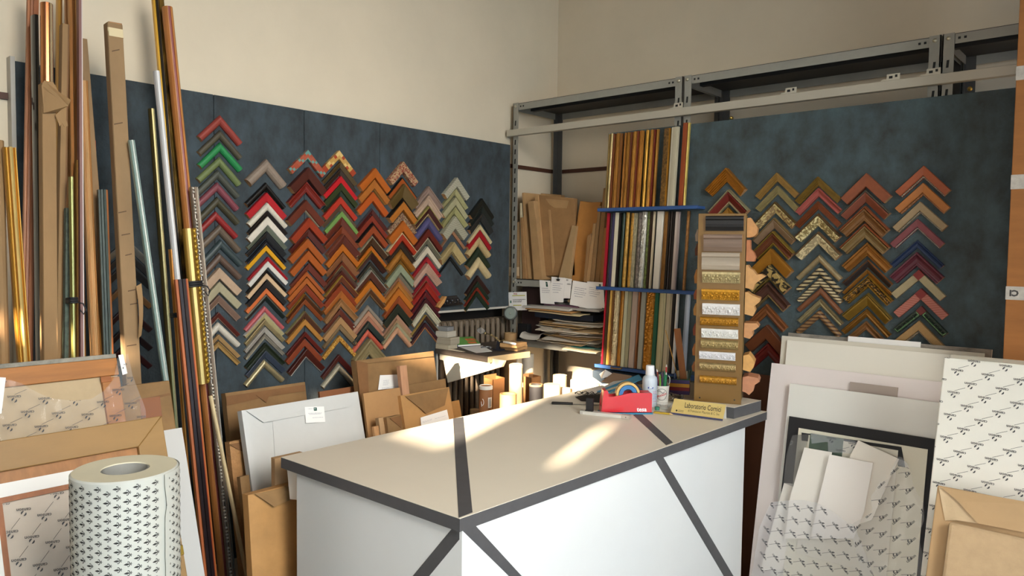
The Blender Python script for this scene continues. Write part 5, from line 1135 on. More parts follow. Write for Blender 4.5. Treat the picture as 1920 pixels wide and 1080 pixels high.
display(3, Z4, row('bottom', [(101, 113, 92, 'a4162a', 'p', 'flat', 'crimson'), (116, 131, 92, '3c2a16', 'w', 'flat', 'dark brown'), (133, 156, 92, 'b88e40', 'g', 'ridge', 'ribbed gold'), (157, 171, 94, '6c4622', 'w', 'flat', 'brown'), (172, 204, 95, 'c4b086', 'o', 'round', 'carved pale gold'), (208, 237, 98, 'a46c24', 'g', 'round', 'orange gold'),
 (242, 267, 101, 'b8b698', 'p', 'flat', 'pale sage'), (269, 295, 103, '928c6e', 'p', 'flat', 'olive grey'), (298, 337, 104, 'ac9888', 'p', 'flat', 'rose beige'), (338, 359, 106, '7c461a', 'g', 'ridge', 'brown gold'), (362, 396, 108, '9c9c8e', 'p', 'flat', 'plain grey'), (397, 461, 110, 'b4761a', 'o', 'round', 'broad carved scroll gold'), (462, 489, 113, '1c5c42', 'p', 'flat', 'emerald green'),
 (490, 539, 114, 'b8b084', ('p', .25, 'c4bc94', 'p'), 'step', 'wide pale olive'), (540, 588, 116, 'beb498', ('p', .7, 'ac9f84', 'p'), 'step', 'wide cream beige'), (590, 608, 118, '1c1814', 'p', 'flat', 'black'), (609, 631, 118, 'd2cec6', 'p', 'round', 'white'), (679, 712, 123, '9ca2aa', ('p', .4, 'c4cad2', 'p'), 'lines', 'striped silver blue')]))
# shallow box under the lowest ledge
dz = thing('drawer_box', 'dark blue grey drawer box with small brass pull under the lowest ledge', 'drawer', (-1.85, 2.85, .93))
MB().prism([(-1.985, 2.80, .996), (-1.72, 2.80, .996), (-1.72, 2.80, .965), (-1.93, 2.80, .94), (-1.985, 2.80, .965)], (0, .095, 0)).build('box', mat('2c3844', .6), dz, bevel=.002)
a, b = at(PY(2.795), 1146, 688), at(PY(2.795), 1166, 690); MB().tube([a, a+V((.004, -.008, -.004)), b+V((-.004, -.008, -.004)), b], .0035, 8).build('pull', mat('a88448', .3, .8), dz, smooth=True)

# ------------------------------------------------------------------ counter
CT = .97
ctr = thing('counter', 'white laminate shop counter edged with slanting charcoal bands', 'counter', (-1.46, 1.87, 0))
A0, A1, B1, B0 = V((-1.124, 1.105, 0)), V((-1.086, 2.632, 0)), V((-1.815, 2.632, 0)), V((-1.815, 1.093, 0))   # near corner, right, far right, left
topw = mat('e4dac8', .38, grain=5, amt=.015); char = mat('4b4b4e', .5, grain=25, amt=.08); sidew = mat('d8dada', .4, grain=5, amt=.012)
Zv = lambda p, z: V((p.x, p.y, z))
MB().prism([Zv(p, CT-.03) for p in (A0, A1, B1, B0)], (0, 0, .0288)).build('edge_band', char, ctr)
MB().prism([Zv(p, CT-.0012) for p in (A0, A1, B1, B0)], (0, 0, .0012)).build('worktop', topw, ctr)
def band(pl, px, name='inlay_band'):
    MB().prism([at(pl, *q)+pl[1]*.0007 for q in px], -pl[1]*.0006).build(name, char, ctr)
band(PZ(CT), [(849.5, 785), (868.5, 782), (886, 961), (860, 971)])
band(PZ(CT), [(1187, 778), (1203, 776), (1262, 830), (1249, 835)])
# body: front face (towards window) and end face (towards the shop door)
ins = .012; F0, F1 = V((-1.124-.004, 1.105+.012, 0)), V((-1.1085, 2.50, 0)); E1 = V((-1.757, 1.105, 0)); bz = CT-.03
body = [F0, F1, V((-1.757, 2.60, 0)), E1]
MB().prism([Zv(p, .0) for p in body], (0, 0, bz)).build('cabinet', sidew, ctr, bevel=.001)
d1 = (F1-F0).normalized(); n1 = V((d1.y, -d1.x, 0)); plF = (F0.copy(), n1); d2 = (E1-F0).normalized(); n2 = V((-d2.y, d2.x, 0)); n2 = n2 if n2.y < 0 else -n2; plE = (F0.copy(), n2)
def band2(pl, px):
    MB().prism([at(pl, *q)+pl[1]*.0008 for q in px], -pl[1]*.0007).build('inlay_band', char, ctr)
band2(plF, [(1226, 859), (1241, 853), (1375, 1080), (1357, 1080)])
a, b = at(plF, 1241, 853), at(plF, 1375, 1080); a2, b2 = at(plF, 1226, 859), at(plF, 1357, 1080)
k = 2.3
MB().prism([b+n1*.0008, b2+n1*.0008, b2+(b2-a2)*k+n1*.0008, b+(b-a)*k+n1*.0008], -n1*.0007).build('inlay_band', char, ctr)
a, a2, b, b2 = at(plF, 864, 992), at(plF, 890, 984), at(plF, 954, 1080), at(plF, 978, 1080)
# band from the near corner down the front, and down the end face
MB().prism([p+n1*.0008 for p in (a, a2, b2+(b2-a2)*3, b+(b-a)*3)], -n1*.0007).build('inlay_band', char, ctr)
a, a2, b, b2 = at(plE, 861, 1012), at(plE, 851, 987), at(plE, 805, 1080), at(plE, 774, 1080)
MB().prism([p+n2*.0008 for p in (a, a2, b2+(b2-a2)*1.2, b+(b-a)*1.2)], -n2*.0007).build('inlay_band', char, ctr)
MB().prism([p+n2*.0008 for p in (at(plE, 852, 986), at(plE, 861.5, 990), at(plE, 861.5, 1012), at(plE, 851, 988))], -n2*.0007).build('inlay_band', char, ctr)
# slab on the counter
S0, S1 = V((-1.119, 2.429, 0)), V((-1.104, 2.62, 0)); S2_, S3 = V((-1.292, 2.625, 0)), V((-1.292, 2.419, 0)); 
st = thing('display_base', 'thick white slab with charcoal edges under the sample tower', 'plinth', (-1.25, 2.52, CT))
MB().prism([Zv(p, CT+.0004) for p in (S0, S1, S2_, S3)], (0, 0, .0385)).build('edge_band', char, st, bevel=.0008); MB().prism([Zv(p, CT+.039) for p in (S0, S1, S2_, S3)], (0, 0, .0012)).build('slab_top', topw, st)
# ------------------------------------------------------------------ sample tower
T0, T1 = V((-1.275, 2.432, 0)), V((-1.122, 2.490, 0)); fx = (T1-T0).normalized(); fn = V((fx.y, -fx.x, 0)); wT = (T1-T0).length; zb, zt_ = CT+.0405, 1.685
tw = thing('sample_tower', 'ochre gold tower with twelve short moulding samples on its face', 'sample display', tuple(Zv((T0+T1)/2-fn*.07, zb)))
tm_ = mat('73531f', .42, .2, grain=4, amt=.06)
MB().prism([Zv(p, zb) for p in (T0, T1, T1-fn*.004, T0-fn*.004)], (0, 0, zt_-zb)).build('front_panel', tm_, tw, bevel=.001)
MB().prism([Zv(p, zb) for p in (T0+fx*.004-fn*.0045, T1-fx*.004-fn*.0045, T1-fx*.004-fn*.135, T0+fx*.004-fn*.135)], (0, 0, zt_-zb-.002)).build('tower_body', mat('8a7038', .45, .15, grain=4, amt=.06), tw, bevel=.001)
plT = (Zv(T0, 0)+fn*.0, fn)
m = MB()
for q in ((1312, 745.5), (1377, 750)): m.lathe([(0, .001), (.003, .001)], at(plT, *q), 10, axis=fn)
m.build('screw_hole', hole, tw)
Z5 = lambda q: (1290+q[0]/2.632, 380+q[1]/2.632)
tsam = [((90, 66), (278, 66), 72, '110f10', 'bowl', 'p', 'black ribbed sample'), ((80, 155), (270, 157), 84, '786252', 'bowl', 'w', 'taupe sample'), ((71, 243), (258, 250), 84, '9a8c7a', 'bowl', 'w', 'pale weathered sample'), ((72, 338), (260, 345), 54, 'b4a478', 'slope', 'o', 'silver gold carved sample'),
 ((69, 428), (256, 428), 52, 'c08a28', 'slope', 'o', 'bright gold carved sample'), ((73, 498), (258, 499), 54, 'd4d0cc', 'slope', 'o', 'white carved sample'), ((62, 564), (250, 566), 42, 'b07c24', 'round', 'o', 'gold beaded sample'), ((68, 621), (250, 624), 45, 'd4d2cc', 'slope', 'o', 'white ornamented sample'),
 ((65, 676), (250, 680), 42, 'a89464', 'round', 'o', 'silver gold palmette sample'), ((57, 734), (236, 737), 38, 'd2d0d2', 'slope', 'o', 'white scroll sample'), ((59, 788), (238, 794), 38, 'ae986a', 'round', 'o', 'pale gold ornamented sample'), ((60, 856), (242, 858), 36, 'c08c34', 'round', 'o', 'lowest gold leaf sample')]
for tl, tr, hp, c, kind, stl, lab in tsam:
    a, b = at(plT, *Z5(tl)), at(plT, *Z5(tr)); zc = (a.z+b.z)/2; a, b = Zv(a, zc), Zv(b, zc); hgt = (at(plT, *Z5(tl))-at(plT, Z5(tl)[0], Z5(tl)[1]+hp/2.632)).length; L = (b-a).length
    pf = prof(kind, 0, hgt, .022 if hp > 60 else .016); m = MB(); k = len(pf)
    vs = [a-V((0, 0, w))+fn*(h+.0005) for w, h in pf]+[b-V((0, 0, w))+fn*(h+.0005) for w, h in pf]
    m.v = vs; m.f = [[i, i+1, k+i+1, k+i] for i in range(k-1)]; m.m = [0]*(k-1); m.f += [list(range(k)), list(range(2*k-1, k-1, -1)), [0, k-1, 2*k-1, k]]; m.m += [1, 1, 1]
    sm = mat(c, .45, grain=70, amt=.1) if c[0] == 'd' else mat(c, .38, .6, grain=90, amt=.25) if stl == 'o' else mat(c, .5, grain=(3, 3, 60), amt=.22)
    so_ = m.build('moulding_sample', [sm, WOODCUT], tw); so_['label'] = lab
    if stl == 'o':
        b_ = MB(); nb = int(L/(hgt*.36)); hz = .0165 if kind == 'round' else .0135
        for i in range(nb):
            cc = a+fx*(L*(i+.5)/nb)-V((0, 0, hgt*.5))+fn*hz; sg = 1 if i % 2 else -1; r = hgt*.15
            b_.ball(cc+V((0, 0, sg*hgt*.13)), r, seg=7).ball(cc-V((0, 0, sg*hgt*.16))+fx*r*.6, r*.7, seg=6).ball(cc+V((0, 0, sg*hgt*.02))-fx*r*.8, r*.55, seg=6)
        for i in range(int(L/(hgt*.2))): b_.ball(a+fx*(hgt*.2*(i+.5))-V((0, 0, hgt*.86))+fn*.0105, hgt*.07, seg=6)
        rl_ = b_.build('carved_ornament', sm, smooth=True); rl_.parent = so_; rl_.location = rl_.location-V(tw['_o'])
# profile pieces screwed to the right hand side, cut ends towards the shop
sidepr = [((300, 76), (298, 172), [(0, 0), (.3, -.02), (.45, .12), (.9, .5), (.85, .8), (.6, .95), (.2, 1.0), (0, 1)], 60), ((303, 183), (300, 290), [(0, 0), (.32, .0), (.36, .42), (.7, .6), (.85, .8), (.75, 1.0), (.2, 1), (0, 1)], 56), ((302, 308), (290, 430), [(0, 0), (.16, .0), (.3, .14), (.5, .2), (.72, .38), (1.0, .36), (1.3, .44), (.9, .62), (.6, .78), (.5, 1.0), (0, .92)], 78),
 ((293, 440), (283, 556), [(0, .02), (.16, 0), (.4, .12), (.7, .2), (1, .26), (.95, .42), (.6, .6), (.7, .8), (.55, 1.03), (0, .95)], 78), ((287, 594), (282, 668), [(0, 0), (.5, 0), (.8, -.02), (1.0, .2), (.75, .4), (.55, .52), (.6, .8), (.4, 1.04), (0, .95)], 76), ((289, 756), (281, 830), [(0, 0), (.45, -.12), (.7, .1), (.95, .4), (.85, .75), (.6, 1.06), (0, .95)], 62), ((277, 862), (270, 940), [(0, 0), (.3, -.1), (.9, -.02), (1.0, .2), (.7, .45), (.65, .8), (.4, 1.1), (.2, .95), (0, .9)], 86)]
for i, (tp, bt, pf, wp) in enumerate(sidepr):
    o2 = T1-fn*.02; plS = (Zv(T1-fn*.03, 0), fn); a, b = at(plS, *Z5(tp)), at(plS, *Z5(bt)); a.x = b.x = T1.x+.002 if False else a.x; hgt = a.z-b.z; wd = (at(plS, Z5(tp)[0]+wp/2.632, Z5(tp)[1])-a).length
    base = Zv(T1-fn*.03, 0)+fx*.0005
    pts = [base+fx*(wd*x)+V((0, 0, a.z-hgt*y)) for x, y in pf]
    MB().prism(pts, -fn*.09).build('profile_piece', mat(['c08a54', 'b4724a', 'c4935c', 'c8985e', 'c08a5a', 'cc9a58', 'b87e5c'][i], .7, grain=(50, 50, 50), amt=.1), tw, bevel=.0008)
for i, (y0, y1) in enumerate([(130, 190), (200, 262), (330, 400), (430, 480), (500, 560), (600, 660), (700, 760), (790, 840)]):
    zz0, zz1 = at(plT, *Z5((50, y0))).z, at(plT, *Z5((50, y1))).z
    MB().prism([Zv(T0-fx*.0005-fn*.02, zz1), Zv(T0-fx*.012-fn*.03, zz1), Zv(T0-fx*.014-fn*.03, (zz0+zz1)/2), Zv(T0-fx*.006-fn*.02, zz0), Zv(T0-fx*.0005-fn*.02, zz0)], -fn*.08).build('profile_piece', mat(['a09080', '5a3424', 'a8743c', '8a4a2a', 'b0844a', '7a3c28', 'a46a3a', '8c5a34'][i], .6), tw)

# ------------------------------------------------------------------ things on the counter
C = lambda u, v: at(PZ(CT), u, v)
E1_ = .0003
# desk sign
a, b = C(1256.5, 777), C(1355, 790); ux = (b-a).normalized(); L = (b-a).length; fn2 = V((ux.y, -ux.x, 0)); bk_ = -fn2
sg = thing('desk_sign', 'folded gold yellow desk sign reading Laboratorio Cornici', 'sign', tuple((a+b)/2))
hS = .054; dpS = .022
f0, f1, t0, t1 = Zv(a, CT+.0012), Zv(b, CT+.0012), Zv(a+bk_*dpS+ux*.006, CT+hS), Zv(b+bk_*dpS+ux*.004, CT+hS)
MB().prism([f0, f1, t1, t0], bk_*.0012).build('front_plate', mat('cdb470', .4, .05, grain=6, amt=.05), sg)
MB().prism([t0+bk_*.0013, t1+bk_*.0013, Zv(b+bk_*(2*dpS), CT+.001), Zv(a+bk_*(2*dpS), CT+.001)], bk_*.0012).build('back_plate', mat('dcdad4', .5), sg)
un = (t0-f0).normalized(); un = (un-ux*un.dot(ux)).normalized(); nS = ux.cross(un); nS = nS if nS.dot(fn2) > 0 else -nS
MB().prism([f0+nS*.0006, f1+nS*.0006, f1+un*.0065+nS*.0006, f0+un*.0065+nS*.0006], nS*.0004).build('blue_strip', mat('3a3a5c', .5), sg)
m = MB(); hgt = (t0-f0).length
m.stamp(text('Laboratorio Cornici', 1, .008), f0+ux*(L*.60)+un*(hgt*.66)+nS*.0008, ux*.60, un, .0265, 0); m.stamp(text('di Francescon Maurizio & C. Snc', 1, 0), f0+ux*(L*.63)+un*(hgt*.36)+nS*.0008, ux*.68, un, .0125, 0)
m.add([f0+ux*(L*.115+.0035*math.cos(i*.6))+un*(hgt*.27+.0035*math.sin(i*.6))+nS*.0008 for i in range(11)], [list(range(11))], 0)
for k in range(3): m.add([f0+ux*(L*x)+un*(hgt*(.31-.05*k)+y)+nS*.0008 for x, y in ((.145, 0), (.25, 0), (.25, .0009), (.145, .0009))], [[0, 1, 2, 3]], 0)
m.build('lettering', mat('2a2620', .6), sg, recalc=False)
# tape dispenser
def tesa():
    a, b = C(1127, 777), C(1219, 777.5); b = C(1222, 777); ux = (b-a).normalized(); L = (b-a).length; nn = V((ux.y, -ux.x, 0)); Wd = .052
    t = thing('tape_dispenser', 'red desk tape dispenser with tan tape roll, white lettering', 'tape dispenser', tuple((a+b)/2-nn*Wd/2)); sc = L/1.0
    side = [(0, .02), (.005, .02), (.03, .30), (.055, .44), (.105, .45), (.135, .42), (.145, .33), (.22, .325), (.36, .345), (.5, .385), (.6, .40), (.72, .395), (.80, .40), (.985, .40), (1, .38), (1.0, .02)]
    P = lambda x, y, d: a+ux*(x*L)-nn*d+V((0, 0, .004+y*L*1.0))
    th = .007
    for d0, d1, prf in ((0, th, side), (Wd-th, Wd, side)): MB().prism([P(x, y, d0) for x, y in prf], -nn*(d1-d0)).build('side_wall', redm, t, bevel=.0015)
    MB().prism([P(x, y, th) for x, y in [(0, .02), (.01, .12), (.99, .12), (1, .02)]], -nn*(Wd-2*th)).build('base', redm, t)
    MB().prism([P(x, y, th) for x, y in [(.03, .12), (.05, .44), (.105, .45), (.13, .40), (.15, .12)]], -nn*(Wd-2*th)).build('cutter_head', redm, t, bevel=.001); MB().prism([P(x, y, th) for x, y in [(.80, .12), (.80, .395), (.99, .395), (.99, .12)]], -nn*(Wd-2*th)).build('end_block', redm, t, bevel=.001)
    MB().prism([a+ux*(-.003)+nn*.002+V((0, 0, E1_)), a+ux*(L+.004)+nn*.002+V((0, 0, E1_)), a+ux*(L+.004)-nn*(Wd+.002)+V((0, 0, E1_)), a-ux*.003-nn*(Wd+.002)+V((0, 0, E1_))], (0, 0, .0045)).build('foot_mat', mat('2a7ea4', .5), t, bevel=.001)
    rr = .235*L; cc = P(.54, .36, Wd/2); MB().lathe([(rr*.80, -.0125), (rr, -.0125), (rr, .0125), (rr*.80, .0125), (rr*.80, -.0125)], cc, 40, axis=nn).build('tape_roll', mat('c8a45e', .35), t, smooth='auto')
    MB().lathe([(rr*.45, -.014), (rr*.78, -.014), (rr*.78, .014), (rr*.45, .014)], cc, 10, axis=nn).build('core', mat('2c6aa0', .4), t)
    q = P(.12, .42, Wd/2); e = cc+V((0, 0, rr*.62))-ux*rr*.75; MB().prism([e-nn*.012, e+nn*.012, q+nn*.012, q-nn*.012], (0, 0, .0003)).build('tape_tail', film('adhesive_tape', .2, .2, 'd8c890'), t)
    m = MB(); m.stamp(text('tesa', 1, .025), P(.80, .075, -.0006), ux, (0, 0, 1), .0215, 0); m.build('lettering', mat('f2eeee', .6), t, recalc=False)
redm = mat('c41e28', .35, coat=.2)
tesa()
# metal ruler bar with black stop
a, b = C(1087, 776.5), C(1180, 787); ux = (b-a).normalized(); nn = V((ux.y, -ux.x, 0)); L = (b-a).length
rb = thing('bar_gauge', 'white metal bar gauge with black sliding stop in front of the dispenser', 'ruler', tuple((a+b)/2))
MB().obox(a+V((0, 0, E1_)), ux*L, -nn*.022, (0, 0, .012)).build('bar', mat('cfccc4', .4, .2, grain=20, amt=.06), rb, bevel=.001)
MB().obox(b-ux*.03+nn*.0005+V((0, 0, E1_)), ux*.031, -nn*.023, (0, 0, .0135)).build('end_block', mat('b4a89c', .5, .2), rb, bevel=.001); MB().obox(a-ux*.0005+nn*.0005+V((0, 0, E1_)), ux*.012, -nn*.023, (0, 0, .013)).build('end_block', mat('b0aca4', .5, .3), rb, bevel=.001)
c = C(1100, 773); MB().obox(a+ux*.018-nn*.004+V((0, 0, .0126)), ux*.028, -nn*.014, (0, 0, .004)).obox(a+ux*.02-nn*.006+V((0, 0, .0166)), ux*.026, -nn*.01, (0, 0, .042)).build('stop', BLACK, rb, bevel=.001)
MB().lathe([(0, .0008), (.0018, .0008)], b-ux*.013+nn*.0005+V((0, 0, .007)), 8, axis=nn).build('hole', hole, rb)
# screwdriver like spatula
a, b = C(1034, 758.5), C(1130, 761.5); ux = (b-a).normalized(); z = V((0, 0, .006)); kn = thing('spatula', 'thin spatula with black handle lying left of the bar gauge', 'tool', tuple((a+b)/2))
MB().tube([a+z, a+ux*.003+z, a+ux*.08+z], [.003, .0055, .0048], 10).build('handle', mat('1c1a1a', .35), kn, smooth='auto'); MB().obox(a+ux*.08+V((0, -.004, .003)), ux*.12, (0, .008, 0), (0, 0, .0018)).build('blade', mat('77756f', .3, .8), kn)
# glasses case with keys
c = C(1105, 752); bp_ = thing('leather_pouch', 'black soft pouch with cord and keys behind the spatula', 'pouch', tuple(c))
m = MB(); m.grid(None, 16, 10, lambda s, k: c+V((-.06+.15*s-.07*k+.04, .14*s*.4+.055*(k-.5), .001+.024*math.sin(math.pi*min(1, max(0, s)))**.6*math.sin(math.pi*k)**.7)))
m.build('pouch', mat('1e1a18', .45, grain=40, amt=.2, bump=.5, bscale=60), bp_, smooth=True)
m = MB()
for i in range(5): m.tube([c+V((-.05+.02*i+.012*math.cos(t), .01*i+.02*math.sin(t), .026+.004*math.sin(3*t+i))) for t in [k*.5 for k in range(13)]], .0013, 6)
m.build('cord', mat('2e2a24', .6), bp_, smooth=True)
# blue cutting mat sheets behind the dispenser
def sheet3(label, cat, name, px, th, m, z=CT, rise=None):
    pts = [at(PZ(z), *q) for q in px]
    if rise:
        for i, r in rise.items(): pts[i] = at(PZ(z+r), *px[i])
    return tag(MB().prism(pts, (0, 0, th)).build(name, m), label, cat)
m = MB(); pq = [at(PZ(CT+.004), 1119, 736), at(PZ(CT+.05), 1198, 704), at(PZ(CT+.066), 1204, 709), at(PZ(CT+.012), 1140, 738)]
sheet3('large blue folder slanting behind the dispenser', 'folder', 'folder', [(1119, 735.5), (1198, 703), (1204, 712), (1142, 737)], .003, mat('3f86a8', .4), CT+.001, {1: .05, 2: .04})
sheet3('deep blue plastic tray behind the tape roll', 'tray', 'tray', [(1150, 742), (1192, 722), (1206, 738), (1190, 750)], .012, mat('1f5f9c', .4), CT+.001)
sheet3('curled grey paper lying behind the blue folder', 'paper', 'loose_sheet', [(1118, 733), (1150, 716), (1180, 712), (1145, 728)], .002, mat('b4aca0', .7), CT+.001, {1: .03, 2: .03})
sheet3('brown grey brochure under the drawer box', 'brochure', 'brochure', [(1128, 716), (1150, 700), (1185, 706), (1160, 722)], .003, mat('7c6450', .6), CT+.004, {1: .04, 2: .04})
sheet3('white sheet catching the sun at the far counter edge', 'paper', 'loose_sheet', [(1124, 702), (1135, 694), (1152, 703), (1128, 710)], .002, PAPER, CT+.02, {1: .03})
# bottle
bz_ = C(1217.5, 761); bt = thing('plastic_bottle', 'translucent white plastic bottle with white screw cap, blue logo', 'bottle', tuple(bz_)); k = .0165/15
rB = .0275
MB().lathe([(0, .0006), (rB*.94, .0006), (rB, .004), (rB, .098), (rB*.93, .108), (rB*.62, .116), (rB*.55, .118)], bz_, 36).build('body', mat('c4ccd4', .35, spec=.4), bt, smooth='auto')
MB().lathe([(rB*.56, .1165), (rB*.6, .118), (rB*.57, .150), (rB*.52, .153), (0, .1535)], bz_, 32).build('cap', mat('e4e4e6', .4), bt, smooth='auto')
fa = math.atan2(-bz_.y, -bz_.x)
def wrap(tm, a0, z0, k, r, mb, mi=0, c=bz_):
    mb.add([c+V(((r+.0005)*math.cos(fa+a0+x*k/r), (r+.0005)*math.sin(fa+a0+x*k/r), z0+y*k)) for x, y in tm[0]], tm[1], mi)
m = MB(); el = ([(1.25*math.cos(i*.42), .55*math.sin(i*.42)) for i in range(15)], [list(range(15))])
wrap(el, .12, .073, .0085, rB, m, 0); wrap(text('EM', 1, .05, .2), .12, .074, .009, rB+.0004, m, 2)
R = random.Random(2)
for i, z in enumerate((.058, .052, .046, .040, .034, .028, .022)): 
    x = .45
    while x < 1.1: l = R.uniform(.05, .2); wrap(bar2(0, 0, l*rB, 0, .0016), x, z, 1, rB, m, 1 if i in (0, 1, 6) else 0); x += l+.06
m.build('printed_label', [mat('2c4a9c', .5), mat('c03a78', .5), mat('dfe4ea', .5)], bt, recalc=False)
# pencil cup
pc = C(1240, 757); rC = .0285; cp = thing('pencil_cup', 'white plastic cup printed ARANZIA holding pens and scissors', 'cup', tuple(pc))
MB().lathe([(0, .0006), (rC*.86, .0006), (rC, .072), (rC*.96, .072), (rC*.8, .004), (0, .004)], pc, 32).build('cup', mat('d8d4cc', .4), cp, smooth='auto')
m = MB(); fa2 = math.atan2(-pc.y, -pc.x)
def wrapc(tm, a0, z0, k, mb, mi, rot=0):
    c_, s_ = math.cos(rot), math.sin(rot)
    mb.add([pc+V(((rC*(.865+.135*(z0+(x*s_+y*c_)*k)/.072)+.0006)*math.cos(fa2+a0+(x*c_-y*s_)*k/rC), (rC*(.865+.135*(z0+(x*s_+y*c_)*k)/.072)+.0006)*math.sin(fa2+a0+(x*c_-y*s_)*k/rC), z0+(x*s_+y*c_)*k)) for x, y in tm[0]], tm[1], mi)
ringv = [(math.cos(i*.3), math.sin(i*.3)) for i in range(21)]; rg = (ringv+[(x*.93, y*.93) for x, y in ringv], [[i, (i+1) % 21, 21+(i+1) % 21, 21+i] for i in range(21)])
wrapc(rg, 0, .040, .0225, m, 0); wrapc(text('ARANZIA', 1, .03), 0, .037, .0102, m, 1, .32)
for i in range(9): wrapc(bar2(-.1, 0, .1, 0, .25), -.5+.11*i, .050+.004*math.sin(i*.8), .012, m, 0)
m.build('printed_mark', [mat('3a3e48', .6), mat('b83034', .6)], cp, recalc=False)
R = random.Random(8); pens = [('1e7a48', 'green pen leaning left in the cup'), ('d8d4cc', 'white pen in the cup'), ('6a9a3c', 'light green marker in the cup'), ('b02a2c', 'red pen in the cup'), ('1c2034', 'dark blue pen at the back of the cup'), ('1a5a3c', 'dark green pencil in the cup'), ('c87a30', 'orange pencil at the back of the cup'), ('2a3468', 'navy pen at the left of the cup'), ('22201e', 'black marker in the middle of the cup'), ('9a4a34', 'brown pencil in the cup'), ('3a2a4c', 'violet pen in the cup'), ('b8c4c8', 'pale grey pen in the cup'), ('7a3a22', 'rusty brush handle in the cup')]
for i, (c_, lab) in enumerate(pens):
    a = i*2.4; b0 = pc+V((rC*.35*math.cos(a), rC*.35*math.sin(a), .006)); ln_ = R.uniform(.105, .14); tp = pc+V((rC*(.5+.5*((i*7) % 5)/5)*math.cos(a+.2)*1.1, rC*(.5+.5*((i*7) % 5)/5)*math.sin(a+.2)*1.1, ln_)); r = R.uniform(.0028, .0042)
    d_ = (tp-b0).normalized(); t = thing('pen', lab, 'pen', tuple(b0), 'pens and pencils in the white cup'); MB().tube([b0, tp], r, 8).build('barrel', mat(c_, .4), t, smooth='auto'); MB().tube([tp, tp+d_*.003, tp+d_*.01], [r*.95, r*.9, .0008], 8).build('tip', mat(['d8d0c4', '2a2a2a', c_][i % 3], .4), t, smooth='auto')
sc_ = thing('scissors', 'scissors with looped pale handles standing in the cup', 'scissors', tuple(pc+V((.012, .0, .01)))); m = MB(); c0_ = pc+V((.014, .010, .092))
for s_ in (-1, 1): m.tube([c0_+V((.005*s_+.007*math.cos(t), .005*s_, .016*math.sin(t))) for t in [k*.52 for k in range(12)]], .0016, 6, closed=True)
m.build('handle', mat('c8c4b8', .3, .4), sc_, smooth=True); MB().obox(pc+V((.010, .006, .01)), (.005, 0, 0), (0, .002, 0), (0, 0, .07)).build('blade', mat('9a9a9a', .25, .9), sc_)
# striped wooden pen box
a, b, c3 = C(1253.5, 738.5), C(1292, 740), C(1304, 733); b = C(1292.5, 741); ux = (b-a).normalized(); nn = V((ux.y, -ux.x, 0)); L = (b-a).length; Dp = .06
pbx = thing('pen_box', 'small wooden box in purple, yellow and red stripes holding tools', 'pen box', tuple((a+b)/2-nn*Dp/2))
z = CT+.0006
for i, (h_, cc, c2) in enumerate([(.0145, '4a3468', '1c1a1c'), (.0145, '8e1c22', '1c1a1c'), (.0145, 'd69a1c', '1c1a1c'), (.0145, '4a3c7c', 'd09018')]):
    MB().obox(Zv(a, z), ux*L, -nn*.005, (0, 0, h_)).obox(Zv(a-nn*(Dp-.005), z), ux*L, -nn*.005, (0, 0, h_)).build('striped_wall', mat(cc, .5), pbx, bevel=.0006); MB().obox(Zv(b-ux*.005-nn*.0051, z), ux*.005, -nn*(Dp-.0102), (0, 0, h_)).obox(Zv(a-nn*.0051, z), ux*.005, -nn*(Dp-.0102), (0, 0, h_)).build('end_wall', mat(c2, .5), pbx, bevel=.0006); z += h_+.0002
MB().obox(Zv(a, z), ux*L, -nn*.005, (0, 0, .003)).obox(Zv(a-nn*(Dp-.005), z), ux*L, -nn*.005, (0, 0, .003)).build('rim', mat('1f5238', .5), pbx)
MB().obox(Zv(a+ux*.005-nn*.005, CT+.0006), ux*(L-.01), -nn*(Dp-.01), (0, 0, .004)).build('bottom', mat('2a2420', .7), pbx)
def instick(label, cat, name, fx_, fy_, tpx, r, m, flatw=None):
    b0 = Zv(a+ux*(L*fx_)-nn*(Dp*fy_), CT+.006); pl = (b0, nn); tp = at(pl, *tpx)
    if flatw: s_ = (tp-b0).normalized().cross(nn).normalized(); o = MB().prism([b0-s_*flatw/2, b0+s_*flatw/2, tp+s_*flatw/2, tp-s_*flatw/2], -nn*.004)
    else: o = MB().tube([b0, tp], r, 8)
    return tag(o.build(name, m, smooth='auto' if not flatw else False), label, cat, 'tools in the striped pen box')
instick('tan wooden ruler standing in the striped pen box', 'ruler', 'ruler', .78, .45, (1269.5, 616), .004, mat('a4652e', .6, grain=(40, 40, 6), amt=.12), .026)
instick('thin gold stick leaning left from the striped pen box', 'stick', 'stick', .62, .3, (1248, 619), .0018, mat('b08a48', .35, .6))
instick('white plastic rod standing in the striped pen box', 'rod', 'rod', .2, .55, (1266, 700), .004, mat('5a74a8', .4))
instick('grey blade tool standing in the striped pen box', 'tool', 'tool', .6, .55, (1279, 690), .0035, mat('8c8478', .35, .6))
instick('cream handle standing in the striped pen box', 'tool', 'tool', .45, .7, (1272, 695), .005, mat('cfc4a0', .5))
instick('pale folded card standing in the striped pen box', 'card', 'card', .8, .7, (1286, 696), .003, mat('cfc8a8', .7), .014)
instick('dark green pencil standing at the right in the pen box', 'pencil', 'pencil', .82, .35, (1293, 694), .0032, mat('1c4430', .45))
instick('second dark green pencil behind the first in the pen box', 'pencil', 'pencil', .8, .72, (1298, 690), .0032, mat('24503c', .45))
